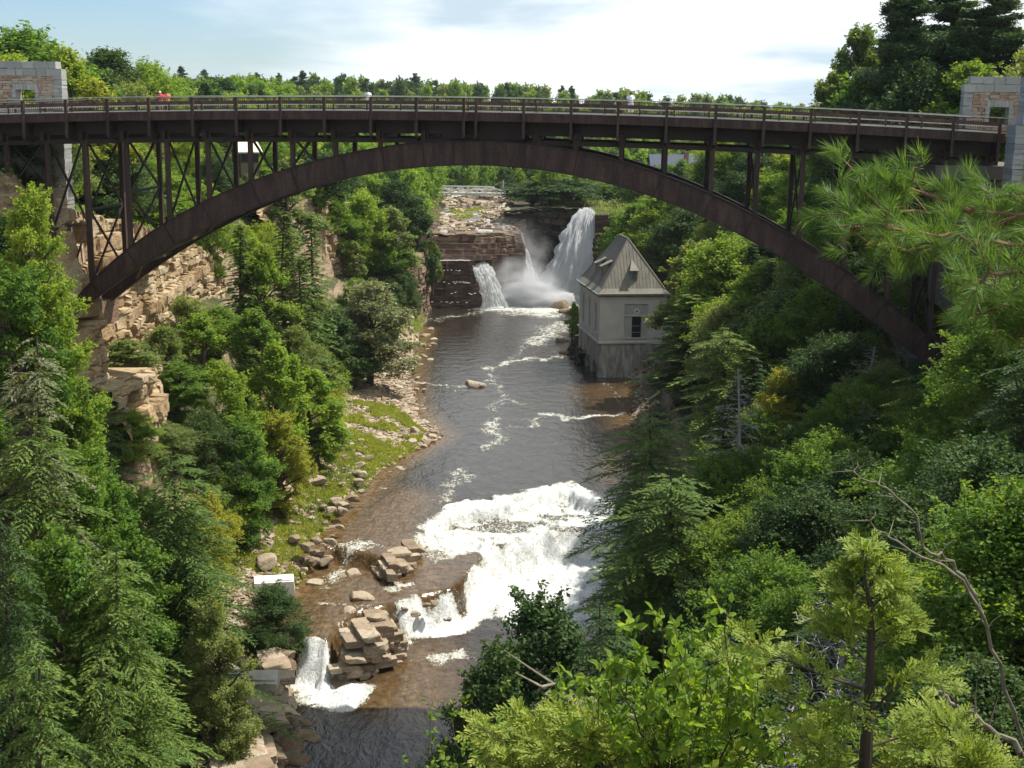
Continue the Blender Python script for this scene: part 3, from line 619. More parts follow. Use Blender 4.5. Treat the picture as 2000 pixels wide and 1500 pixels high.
# brackets, posts and railings
postx = [-120, -38, 44, 128, 209, 290, 375, 461, 547, 633, 724, 813, 906, 930, 1023, 1116, 1208, 1303, 1399, 1494, 1586, 1680, 1774, 1866, 1957]
ps = [hit(px, 200, -1.4)[0] for px in postx]
for wv, sgn in ((-1.42, 1), (9.5, -1)):
    rail = empty('railing', tuple(BP(0, wv, zr(0)))); rail.parent = bridge; rail.matrix_parent_inverse = bridge.matrix_basis.inverted()
    mb = MB(); strip(mb, lambda s: zr(s)-.05, lambda s: zr(s)+.01, wv-.06, wv+.06); mb.obj('top_rail', M_GALV, rail)
    mb = MB(); strip(mb, lambda s: zr(s)-1.0, lambda s: zr(s)-.95, wv-.03, wv+.03)
    strip(mb, lambda s: zr(s)-.16, lambda s: zr(s)-.12, wv-.03, wv+.03); mb.obj('lower_rail', M_STEEL, rail)
    for s in ps:
        mb = MB(); mb.box(BP(s, wv, zr(s)-1.55), (.20, .22, 2.9), BM); mb.obj('post', M_STEEL, rail)
        mb = MB(); mb.box(BP(s, wv+sgn*.8, zr(s)-2.3), (.16, 1.5, .9), BM); mb.beam(BP(s, wv+sgn*.1, zr(s)-2.95), BP(s, wv+sgn*1.5, zr(s)-3.2), .14, .2); mb.obj('bracket', M_STEELD, bridge)
    for a, b in zip(ps[:-1], ps[1:]):
        n = max(2, int((b-a)/.165)); mb = MB()
        for k in range(1, n):
            s = a+(b-a)*k/n; mb.box(BP(s, wv, zr(s)-.555), (.02, .02, .80), BM)
        mb.obj('picket_panel', M_STEEL, rail)
for wv in (.75, 7.45):
    g = MB(); strip(g, lambda s: zr(s)-.62, lambda s: zr(s)-.36, wv-.03, wv+.03)
    gr = g.obj('guard_rail', M_STEEL, bridge)
    g = MB(); strip(g, lambda s: zr(s)-.70, lambda s: zr(s)-.64, wv-.05, wv+.05); g.obj('guard_rail_tube', M_GALV, bridge)
    for k in range(int((SR-SL)/2.6)):
        s = SL+1+k*2.6; g = MB(); g.box(BP(s, wv, zr(s)-.83), (.12, .12, .5), BM); g.obj('guard_rail_post', M_STEEL, gr)
# arch ribs from traced panel points
topn = [(118, 622), (196, 540), (238, 492), (315, 441), (385, 402), (455, 370), (535, 339), (623, 312), (700, 297), (744, 289), (830, 279), (887, 275), (947, 273), (1028, 280), (1115, 296), (1210, 317), (1297, 341), (1387, 380), (1471, 420), (1561, 470), (1645, 522), (1727, 588), (1811, 656), (1860, 702)]
botn = [(150, 612), (203, 570), (275, 518), (350, 473), (425, 434), (504, 402), (588, 371), (667, 349), (752, 332), (834, 324), (890, 322), (944, 322), (1026, 327), (1112, 339), (1200, 360), (1285, 388), (1370, 421), (1454, 462), (1538, 507), (1617, 562), (1701, 623), (1780, 688), (1845, 742)]
tp = np.array([hit(a, b, 0) for a, b in topn]); bt = np.array([hit(a, b, 0) for a, b in botn])
ct = np.polyfit(tp[:, 0], tp[:, 1], 6); cb = np.polyfit(bt[:, 0], bt[:, 1], 6)
def ztop(s): return float(np.polyval(ct, s))
def zbot(s): return float(np.polyval(cb, s))
sa, sb = bt[0, 0]-.6, bt[-1, 0]+.2
for w0 in (0., 7.2):
    ss = np.linspace(sa, sb, 90); mb = MB()
    mid_ = np.array([(ztop(s)+zbot(s))/2 for s in ss]); hh = np.array([(ztop(s)-zbot(s))/2 for s in ss])
    dz = np.gradient(mid_, ss); c = 1/np.sqrt(1+dz**2)
    # perpendicular offsets
    th = np.array([(ztop(s)-zbot(s)) for s in ss])*c/2
    A = np.stack([ss+dz*c*-th, mid_+c*th], 1); Bv = np.stack([ss+dz*c*th, mid_-c*th], 1)
    def sweep(mb, A, Bv, w0, w1):
        V = []
        for a, b in zip(A, Bv): V += [BP(a[0], w0, a[1]), BP(a[0], w1, a[1]), BP(b[0], w1, b[1]), BP(b[0], w0, b[1])]
        n = len(A); Q = []
        for i in range(n-1):
            for k in range(4): Q.append([i*4+k, i*4+(k+1) % 4, i*4+4+(k+1) % 4, i*4+4+k])
        Q += [[0, 3, 2, 1], [(n-1)*4, (n-1)*4+1, (n-1)*4+2, (n-1)*4+3]]
        mb.add(V, Q)
    sweep(mb, A, Bv, w0, w0+.7)
    rib = mb.obj('arch_rib', M_STEEL, bridge)
    d = (A-Bv)/np.linalg.norm(A-Bv, axis=1)[:, None]
    for X0, X1 in ((A-d*.02, A+d*.07), (Bv-d*.07, Bv+d*.02)):
        mb = MB(); sweep(mb, X1, X0, w0-.10, w0+.80); mb.obj('flange', M_STEELD, rib)
    for (px, py) in botn[1:-1]:
        s = hit(px, py, 0)[0]; i = np.argmin(np.abs(Bv[:, 0]-s)); mb = MB()
        mb.beam(BP(*[Bv[i][0], w0-.035, Bv[i][1]]), BP(A[i][0], w0-.035, A[i][1]), .07, .09, up=nb); mb.obj('splice_plate', M_STEELD, rib)
    AB = (A, Bv)
# lateral bracing between the ribs
jt = [hit(px, py, 0)[0] for px, py in botn[1:-1]]
M_OLIVE = simple('steel_olive', (.10, .085, .035), .7, .2, 2)
for k, (a, b) in enumerate(zip(jt[:-1], jt[1:])):
    mb = MB(); p, q = (.7, 7.2) if k % 2 else (7.2, .7)
    mb.beam(BP(a, p, zbot(a)+.15), BP(b, q, zbot(b)+.15), .14); mb.beam(BP(b, .7, zbot(b)+.2), BP(b, 7.2, zbot(b)+.2), .16)
    mb.obj('lateral_brace', M_OLIVE, bridge)
# columns and their bracing
colx = [-60, 20, 99, 173, 252, 331, 410, 492, 574, 657, 744, 830, 1045, 1122, 1210, 1296, 1387, 1475, 1564, 1656, 1744, 1835, 1925]
for px in colx:
    s = hit(px, 400, .35)[0]
    zt = zr(s)-2.8
    if sa+.8 < s < sb-.8: zb = ztop(s)-.1
    else: zb = float(ground(*(BP(s, .3, 0)[:2])))-1.5; zb = max(zb, 14)
    for w0 in (.35, 7.55):
        mb = MB(); mb.box(BP(s, w0, (zt+zb)/2), (.34, .36, zt-zb), BM)
        mb.box(BP(s, w0, zt-.35), (.62, .5, .7), BM); c = mb.obj('column', M_STEEL, bridge)
    h = zt-zb
    if h > 2.0:
        n = 1 if h < 9 else 2; mb = MB(); lv = np.linspace(zt-.3, zb+.3, n+1)
        for a, b in zip(lv[:-1], lv[1:]):
            mb.beam(BP(s, .5, a), BP(s, 7.4, b), .13, .16); mb.beam(BP(s+.02, .5, b), BP(s+.02, 7.4, a), .13, .16)
        for a in lv[1:-1]: mb.beam(BP(s, .5, a), BP(s, 7.4, a), .16, .2)
        mb.obj('cross_brace', M_STEELD, bridge)
    mb = MB(); mb.box(BP(s, 3.95, zt-.1), (.3, 9, .6), BM); mb.obj('floor_beam', M_STEELD, bridge)
# solid web over the crown
s0, s1 = hit(862, 270, 0)[0], hit(1018, 270, 0)[0]
for w0 in (.1, 7.3):
    mb = MB()
    ss = np.linspace(s0, s1, 12)
    for a, b in zip(ss[:-1], ss[1:]): mb.box(BP((a+b)/2, w0+.2, (ztop(a)+zr(a)-2.8)/2), (b-a+.01, .3, max(.1, zr(a)-2.8-ztop(a)+.1)), BM)
    mb.obj('crown_web', M_STEELD, bridge)

# ------------------------------------------------------------------ masonry
def stones(mb, o, ux, uy, L, H, T, course=.32, rng=None, hole=None, a0=0, rnd=None, lmin=.3, lmax=.8, bulge=.05, skip=None):
    """wall of single stones: o corner, ux along, uy thickness dir"""
    ux = np.asarray(ux, float); uy = np.asarray(uy, float); M = np.stack([ux, uy, np.array([0, 0, 1.])], 1)
    z = 0
    while z < H-.05:
        h = min(course*rng.uniform(.8, 1.25), H-z); 
        if H-z-h < .12: h = H-z
        x = 0
        while x < L-.02:
            l = rng.uniform(lmin, lmax)
            if L-x-l < lmin*.7: l = L-x
            if hole and (x+l > hole[0] and x < hole[1] and z+h > hole[2] and z < hole[3]):
                if x < hole[0]-.1: l = hole[0]-x
                else: x = max(hole[1], x+.01) if x < hole[1] else x+l; 
                if x >= hole[0]-.001 and x < hole[1]: continue
                if x >= hole[1] and l > L-x: l = L-x
                if l <= 0.02: continue
            c = np.asarray(o)+ux*(x+l/2)+uy*(T/2)+np.array([0, 0, z+h/2])
            mb.box(c, (l-.025, T+rng.uniform(-bulge, bulge), h-.02), M, a=rng.rand(), jit=.03)
            x += l
        z += h
def portal(name, o, ux, uy, L, ztop_, zbase, T, label, hole, deck):
    """stone gate pier: field stone with grey quoins and coping and a window opening"""
    rng = np.random.RandomState(abs(hash(label)) % 1000 if False else len(label))
    e = empty(name, tuple(o)); tag(e, label, 'stone pier', group=None)
    ux = np.asarray(ux); uy = np.asarray(uy); o = np.asarray(o, float)
    H = ztop_-zbase; q = .75
    ho = (hole[0]-q, hole[1]-q, hole[2]-zbase, hole[3]-zbase) if hole else None
    mb = MB(); stones(mb, np.array([o[0], o[1], zbase])+ux*q, ux, uy, L-2*q, H-1.25, T, .26, rng, hole=ho)
    mb.obj('masonry_field', M_STONEF, e)
    for s0 in (0, L-q):
        mb = MB(); stones(mb, np.array([o[0], o[1], zbase])+ux*s0-uy*.05, ux, uy, q, H-1.25, T+.1, .34, rng, lmin=.4, lmax=.9, bulge=.12); mb.obj('quoin', M_STONEG, e)
    mb = MB(); stones(mb, np.array([o[0], o[1], ztop_-1.25])-uy*.06, ux, uy, L, .62, T+.12, .62, rng, lmin=.6, lmax=1.2); 
    stones(mb, np.array([o[0], o[1], ztop_-.62])-uy*.04+ux*.45, ux, uy, L-.9, .60, T+.08, .6, rng, lmin=.8, lmax=1.5, bulge=.06)
    mb.obj('coping', M_STONEG, e)
    if hole:
        M = np.stack([ux, uy, np.array([0, 0, 1.])], 1); mb = MB()
        n = 7
        for k in range(n):
            x = hole[0]-.25+(hole[1]-hole[0]+.5)*(k+.5)/n
            mb.box(np.array([o[0], o[1], hole[3]+.12])+ux*x+uy*T/2, ((hole[1]-hole[0]+.5)/n-.02, T+.16, .5), M, a=rng.rand(), jit=.015)
        for xx in (hole[0]-.16, hole[1]+.16):
            for k in range(4): mb.box(np.array([o[0], o[1], hole[2]+(hole[3]-hole[2])*(k+.5)/4-.06])+ux*xx+uy*T/2, (.34, T+.14, (hole[3]-hole[2])/4-.04), M, a=rng.rand(), jit=.015)
        mb.obj('window_surround', M_STONEG, e)
    return e
wL = 9.9
sL2, _ = hit(121, 160, wL); _, zLt = hit(60, 119, wL); _, zLb = hit(60, 268, wL)
sL1, _ = hit(-90, 160, wL)
h0, _ = hit(30, 170, wL); h1, _ = hit(68, 170, wL); _, hz0 = hit(50, 207, wL); _, hz1 = hit(50, 172, wL)
portal('gate_pier', BP(sL1, wL, zLb), tb, nb, sL2-sL1, zLt, zLb-.2, 1.0, 'low stone gate pier with a window opening at the left end of the bridge', (h0-sL1, h1-sL1, hz0, hz1), 0)
wR = 10.2
sR1, _ = hit(1881, 200, wR); sR2, _ = hit(2060, 200, wR); _, zRt = hit(1940, 149, wR); _, zRb = hit(1930, 262, wR)
h0, _ = hit(1934, 200, wR); h1, _ = hit(1972, 200, wR); _, hz0 = hit(1955, 238, wR); _, hz1 = hit(1955, 206, wR)
portal('gate_pier', BP(sR1, wR, zRb), tb, nb, sR2-sR1, zRt, zRb-.2, 1.0, 'stone gate pier with a window opening at the far right end of the bridge', (h0-sR1, h1-sR1, hz0, hz1), 0)
# near right pier, cut by the frame
wN = -2.6; sN1, _ = hit(1967, 300, wN); _, zN1 = hit(1980, 226, wN)
portal('gate_pier', BP(sN1, wN-1.6, 26), tb, nb, 7.5, zN1, 27, 2.2, 'tall near stone pier with pale quoins at the right edge beside the bridge', None, 0)
s2, _ = hit(1992, 200, wN); _, z2 = hit(2000, 132, wN)
portal('gate_pier', BP(s2, wN-1.3, 38), tb, nb, 5.5, z2, zN1-.1, 1.6, 'upper stone wall on top of the near right pier at the frame edge', None, 0)
# abutments
ab = empty('bridge_abutment', tuple(BP(hit(60, 300, 9)[0], 9, 30))); tag(ab, 'pale concrete abutment wall behind the bridge columns on the left', 'abutment')
sA = hit(121, 330, 9.2)[0]; zA0 = hit(60, 400, 9.2)[1]
mb = MB(); mb.box(BP(sA-5.5, 9.7, 36), (9.8, .8, 9.5), BM); mb.box(BP(sA-8.5, 4, 35.5), (3.5, 9, 8.5), BM); mb.obj('wall', M_CONC, ab)
mb = MB(); stones(mb, BP(sA-.55, 9.0, zA0-3.5), tb, nb, .95, 13.5-3.0, 1.5, .34, np.random.RandomState(2), lmin=.5, lmax=.95, bulge=.1); mb.obj('quoin', M_STONEG, ab)
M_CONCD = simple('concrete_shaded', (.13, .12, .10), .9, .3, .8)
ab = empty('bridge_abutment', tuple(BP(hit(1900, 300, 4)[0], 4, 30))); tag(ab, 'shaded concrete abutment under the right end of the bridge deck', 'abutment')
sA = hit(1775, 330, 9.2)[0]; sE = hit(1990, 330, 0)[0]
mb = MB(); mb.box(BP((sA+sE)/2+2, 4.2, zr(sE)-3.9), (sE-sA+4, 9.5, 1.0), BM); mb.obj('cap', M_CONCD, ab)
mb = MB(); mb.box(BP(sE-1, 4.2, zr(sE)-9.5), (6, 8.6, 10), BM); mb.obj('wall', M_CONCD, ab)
# springing blocks
for px, py, lab in ((150, 622, 'concrete seat under the left foot of the arch'), (1868, 735, 'concrete seat under the right foot of the arch')):
    s, z = hit(px, py, 0); e = MB()
    e.box(BP(s+(-1.1 if px < 500 else 1.1), 3.95, z-.5), (2.2, 9.4, 2.0), BM, jit=.1); o = e.obj('arch_footing', M_ROCKB); tag(o, lab, 'footing')

# ================================================================== powerhouse
PB = atZ(1168, 738, 0); PB[2] = -1
ang = math.atan2(2.3, 15.8)             # the long side runs upstream, slightly to the left
fx = np.array([math.cos(ang), math.sin(ang), 0]); fy = np.array([-math.sin(ang), math.cos(ang), 0]); PM = np.stack([fx, fy, np.array([0, 0, 1.])], 1)
def PP(a, b, z): return PB*np.array([1, 1, 0])+fx*a+fy*b+np.array([0, 0, z])
PW, PL = 10.6, 16.5
ZE = 13.0; ZA = 21.3; ZM = 5.6
M_PW = simple('concrete_wall', (.56, .53, .46), .85, .10, .5, bmp=.2)
M_PR = simple('panel_gray', (.42, .41, .36), .85, .10, .8)
def stained():
    m, t, o = newmat('concrete_stained'); n = noise(t, .6, 6, .7, mapping(t, (1.5, 1.5, .35)), dist=.8); n2 = noise(t, 2, 5, .7, mapping(t, (1, 1, .2)))
    f = mth(t, 'ADD', mth(t, 'MULTIPLY', n, .7), mth(t, 'MULTIPLY', n2, .3))
    princ(t, o, ramp(t, f, [(.36, (.13, .115, .09)), (.5, (.32, .30, .255)), (.62, (.56, .53, .46))]), .9, bump(t, n2, .4, .05)); return m
M_PS = stained()
def roofmat():
    m, t, o = newmat('roof_metal'); br = noise(t, .8, 5, .65, mapping(t, (1, 1, .4)))
    princ(t, o, ramp(t, mth(t, 'ADD', mth(t, 'MULTIPLY', br, .7), mth(t, 'MULTIPLY', attr(t, 'rnd'), .3)), [(.3, (.14, .12, .09)), (.5, (.20, .18, .14)), (.7, (.27, .245, .195))]), .7, None, .3); return m
M_PRF = roofmat()
M_GLASSD = simple('window_dark', (.012, .012, .012), .3, .3, 2, spec=.6)
M_COPPER = simple('gutter_verdigris', (.24, .33, .28), .6, .2, 2)
ph = empty('powerhouse', tuple(PP(5, 8, 0))); tag(ph, 'grey concrete powerhouse with steep hipped roof standing in the river edge', 'building')
def wall(mb, along, face, a0, a1, z0, z1, thick, holes):
    """along 'x' (front) or 'y' (left side); solid wall rectangle tiled around holes (a0,a1,z0,z1)"""
    As = sorted({a0, a1}|{h[0] for h in holes}|{h[1] for h in holes})
    for p, q in zip(As[:-1], As[1:]):
        hz = sorted([(h[2], h[3]) for h in holes if h[0] <= p+1e-6 and h[1] >= q-1e-6]); z = z0
        for b, c in hz+[(z1, z1)]:
            if b > z+1e-6:
                cc = PP((p+q)/2, face+thick/2, (z+b)/2) if along == 'x' else PP(face+thick/2, (p+q)/2, (z+b)/2)
                mb.box(cc, (q-p, thick, b-z) if along == 'x' else (thick, q-p, b-z), PM)
            z = max(z, c)
# upper storey
sidewin = [(2.2, 3.6), (7.2, 8.6), (12.2, 13.6)]
mb = MB(); wall(mb, 'x', 0, 0, PW, ZM, ZE, .45, [(3.9, 7.7, 6.0, 11.6)])
wall(mb, 'y', 0, .45, PL, ZM, ZE, .45, [(a, b, 6.8, 11.2) for a, b in sidewin])
mb.box(PP(PW-.2, PL/2+.2, (ZM+ZE)/2), (.4, PL-.4, ZE-ZM), PM); mb.box(PP(PW/2, PL-.2, (ZM+ZE)/2), (PW-1, .4, ZE-ZM), PM)
mb.obj('upper_wall', M_PW, ph)
mb = MB(); wall(mb, 'x', .18, 3.9, 7.7, 6.0, 11.6, .22, [(5.15, 6.75, 6.3, 9.6)]); mb.obj('recessed_panel', M_PR, ph)
mb = MB(); mb.box(PP(5.8, .10, 9.75), (3.8, .16, .14), PM); mb.box(PP(5.95, .12, 6.22), (1.9, .34, .16), PM); mb.obj('sill', M_PW, ph)
win = MB(); win.box(PP(5.95, .5, 7.95), (1.6, .06, 3.3), PM); wn = win.obj('window', M_GLASSD, ph)
mb = MB(); mb.box(PP(5.95, .42, 8.1), (1.6, .05, .07), PM); mb.box(PP(5.95, .42, 7.1), (1.6, .05, .07), PM); mb.box(PP(5.2, .40, 7.95), (.07, .06, 3.3), PM); mb.box(PP(6.7, .40, 7.95), (.07, .06, 3.3), PM); mb.obj('window_frame', M_CONC, wn)
th_ = np.linspace(0, 2*PI, 25); mb = MB()
V = []
for r_, yy in ((.42, .06), (.42, .17), (.27, .06), (.27, .17)):
    V.append([PP(5.9+r_*math.cos(t), yy, 10.45+r_*math.sin(t)) for t in th_])
V = np.array(V); mb.grid(V[[0, 2]]); mb.grid(V[[1, 0]]); mb.grid(V[[2, 3]]); mb.obj('round_medallion', M_WHITE, ph)
mb = MB(); mb.box(PP(5.9, .12, 10.45), (.3, .1, .3), PM); mb.obj('medallion_boss', simple('terracotta', (.40, .24, .17)), ph)
for a, b in sidewin:
    win = MB(); win.box(PP(.34, (a+b)/2, 9), (.05, b-a, 4.4), PM); wn = win.obj('window', M_GLASSD, ph)
    mb = MB(); mb.box(PP(.27, (a+b)/2, 8.9), (.06, .08, 4.3), PM)
    for zq in (8, 9.3, 10.4): mb.box(PP(.27, (a+b)/2, zq), (.05, b-a, .07), PM)
    mb.box(PP(-.05, (a+b)/2, 6.7), (.3, b-a+.3, .16), PM)
    mb.obj('window_frame', M_PW, wn)
    mb = MB()
    for k in range(7):
        t0 = PI*(k+.5)/7; mb.box(PP(-.04, (a+b)/2+.85*math.cos(t0), 11.0+.85*math.sin(t0)*.75), (.14, .30, .30), PM)
    mb.obj('arch_surround', M_PW, ph)
mb = MB(); mb.box(PP(PW/2, PL/2, ZM-.02), (PW+.45, PL+.45, .26), PM); mb.box(PP(PW/2, PL/2, ZM+.62), (PW+.12, PL+.12, .10), PM); mb.obj('belt_course', M_PW, ph)
# base storey with three arches on the river side
mb = MB(); arches = [(1.6, 4.8), (6.4, 9.6), (11.2, 14.4)]; zs_ = 2.0
mb.box(PP(PW/2, .4, (ZM-3)/2), (PW, .8, ZM+2.7), PM)
prev = .8
for a, b in arches:
    mb.box(PP(.4, (prev+a)/2, (ZM-3)/2), (.8, a-prev, ZM+2.7), PM); r_ = (b-a)/2; cc = (a+b)/2; n = 14
    for k in range(n):
        t0, t1 = -1+2*k/n, -1+2*(k+1)/n; h0_ = .55+1.75*math.sqrt(max(0, 1-((t0+t1)/2)**2))
        mb.box(PP(.4, cc+r_*(t0+t1)/2, (h0_+ZM-.15)/2), (.8, r_*2/n+.002, ZM-.15-h0_), PM)
    prev = b
mb.box(PP(.4, (prev+PL)/2, (ZM-3)/2), (.8, PL-prev, ZM+2.7), PM)
mb.box(PP(PW-.3, PL/2+.4, (ZM-3)/2), (.6, PL-.8, ZM+2.7), PM); mb.box(PP(PW/2+.1, PL-.3, (ZM-3)/2), (PW-1.5, .6, ZM+2.7), PM)
mb.obj('base_wall', M_PS, ph)
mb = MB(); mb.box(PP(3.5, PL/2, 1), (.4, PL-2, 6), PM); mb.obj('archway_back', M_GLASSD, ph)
# cornice, dentils, roof
mb = MB(); mb.box(PP(PW/2, PL/2, ZE+.08), (PW+.7, PL+.7, .16), PM); mb.obj('cornice', M_PW, ph)
def dentils(along, L):
    # one toothed ribbon per face
    mb = MB(); xs = []; n = int(L/.41)
    for k in range(n): xs += [(k*.41, .02), (k*.41+.02, .20), (k*.41+.20, .20), (k*.41+.22, .02)]
    V = np.array([[PP(a, -d, z) if along == 'x' else PP(-d, a, z) for a, d in xs] for z in (ZE-.30, ZE-.02)]); mb.grid(V); return mb
d_ = simple('dentil_brick', (.32, .22, .16)); dentils('x', PW).obj('dentil_band', d_, ph); dentils('y', PL).obj('dentil_band', d_, ph)
mb = MB(); mb.box(PP(PW/2, -.55, ZE+.24), (PW+1.2, .12, .14), PM); mb.box(PP(-.55, PL/2, ZE+.24), (.12, PL+1.1, .14), PM); mb.obj('gutter', M_COPPER, ph)
rf = MB(); e_ = .5; run = 5.0
c0, c1, c2, c3 = [PP(a, b, ZE+.17) for a, b in ((-e_, -e_), (PW+e_, -e_), (PW+e_, PL+e_), (-e_, PL+e_))]
m0, m1, m2, m3 = [PP(a, b, ZE+1.0) for a, b in ((.35, .35), (PW-.35, .35), (PW-.35, PL-.35), (.35, PL-.35))]
r0, r1 = PP(PW/2, run, ZA), PP(PW/2, PL-run, ZA)
rf.add([c0, c1, c2, c3, m0, m1, m2, m3, r0, r1], [[0, 1, 5, 4], [1, 2, 6, 5], [2, 3, 7, 6], [3, 0, 4, 7], [5, 6, 9, 8], [7, 4, 8, 9], [3, 2, 1, 0]], [[4, 5, 8], [6, 7, 9]])
roof = rf.obj('roof', M_PRF, ph)
mb = MB()
def seam(p, q): mb.beam(p+np.array([0, 0, .02]), q+np.array([0, 0, .02]), .045, .045)
for k in range(1, 18):
    t = k/18; b = m0+(m1-m0)*t
    tt = min(t, 1-t)*2; apex = b + (r0-(m0+m1)/2)*tt; apex[:2] = b[:2]+(r0-(m0+m1)/2)[:2]*tt; seam(b, apex)
for k in range(1, 26):
    t = k/26; b = m0+(m3-m0)*t; L_ = np.linalg.norm(m3-m0); d_ = t*L_; up_ = min(1, d_/run, (L_-d_)/run)
    mid0 = m0+(m3-m0)*t; vec = (r0-m0)-((r0-m0) @ fy)*fy; seam(b, b+vec*up_)
for p, q in ((m0, r0), (m1, r0), (m3, r1), (r0, r1)): mb.beam(p, q, .16, .14)
mb.obj('roof_seam', M_PRF, roof)
# shed dormers
def dormer(par, c, ax, dep, wd=1.1, h=1.5, point=False):
    """c: foot on the slope, ax: outward direction, dep: depth back into roof"""
    ax = np.asarray(ax); sd = np.cross(ax, [0, 0, 1.]); Mq = np.stack([sd, ax, np.array([0, 0, 1.])], 1)
    mb = MB(); mb.box(c-ax*dep/2+np.array([0, 0, h/2]), (wd, dep, h), Mq); d = mb.obj('dormer', M_PRF, par)
    zz_ = np.array([0, 0, 1.]); q_ = (wd/2+.2); kb = .06 if point else q_+.1; db = h/1.57*1.9
    lo_ = [c+ax*.3+sd*q_+zz_*h, c+ax*.3-sd*q_+zz_*h, c-ax*db-sd*kb+zz_*(db*1.57+.05), c-ax*db+sd*kb+zz_*(db*1.57+.05)]
    if not point: lo_[2] = c-ax*1.6-sd*kb+zz_*(h+.9); lo_[3] = c-ax*1.6+sd*kb+zz_*(h+.9)
    hi_ = [v+zz_*.12 for v in lo_]
    mb = MB(); mb.add(lo_+hi_, [[0, 1, 2, 3], [4, 7, 6, 5], [0, 4, 5, 1], [1, 5, 6, 2], [3, 7, 4, 0], [2, 6, 7, 3]]); mb.obj('dormer_roof', M_PRF, d)
    mb = MB(); mb.box(c+ax*.02+np.array([0, 0, h*.52]), (wd*.62, .06, h*.62), Mq); mb.obj('dormer_window', simple('dormer_pane', (.10, .13, .15), .25), d)
slf = (ZA-ZE-1.0)/(run-.35)
dormer(roof, PP(PW/2+.2, .35+.7, ZE+1.0+slf*.7), -fy, 1.1, point=True)
slx = (ZA-ZE-1.0)/(PW/2-.35)
for b in (5.2, 9.6): dormer(roof, PP(.35+.9, b, ZE+1.0+slx*.9), -fx, 1.1)

# ================================================================== footbridge over the upper river
fb0 = atY(800, 376, 376); fb1 = atY(997, 379, 372)
fb = empty('footbridge', tuple((fb0+fb1)/2)); tag(fb, 'pale grey steel truss footbridge crossing the upper river', 'footbridge')
M_FB = simple('footbridge_gray', (.58, .60, .58), .5, .1, 1)
dF = (fb1-fb0)/np.linalg.norm(fb1-fb0); sF = np.cross(dF, [0, 0, 1.]); LF = np.linalg.norm(fb1-fb0); nP = 12
mb = MB(); mb.beam((fb0+fb1)/2-dF*LF/2+sF*-.0, fb1, 2.0, .5); mb.obj('deck', M_FB, fb)
for w_ in (-1, 1):
    mb = MB(); o_ = sF*w_
    mb.beam(fb0+o_+[0, 0, 1.9], fb0+dF*LF*.78+o_+[0, 0, 1.9], .26); mb.beam(fb0+dF*LF*.78+o_+[0, 0, 1.9], fb0+dF*LF*.95+o_+[0, 0, .5], .26)
    for k in range(nP+1):
        t = k/nP; hh_ = 1.9 if t < .79 else max(.5, 1.9-(t-.78)/.17*1.4)
        mb.beam(fb0+dF*LF*t+o_, fb0+dF*LF*t+o_+[0, 0, hh_], .22)
        if k < nP-2: mb.beam(fb0+dF*LF*t+o_+([0, 0, 0] if k % 2 else [0, 0, 1.9]), fb0+dF*LF*(k+1)/nP+o_+([0, 0, 1.9] if k % 2 else [0, 0, 0]), .16)
    mb.beam(fb0+o_+[0, 0, 1.0], fb0+dF*LF*.9+o_+[0, 0, 1.0], .14)
    mb.obj('truss_side', M_FB, fb)
mb = MB(); c = fb1-dF*1.2; mb.box(c+[0, 0, -2.6], (2.2, 2.6, 4.6), jit=.1); o = mb.obj('footbridge_pier', M_CONC, fb)
p_ = atY(986, 412, 345)
mb = MB(); mb.box((p_[0], 348, p_[2]-1), (1.8, 7, 5.0), jit=.5); o = mb.obj('retaining_wall', M_PS); tag(o, 'pale concrete wall stub beside the upper river below the footbridge', 'wall')
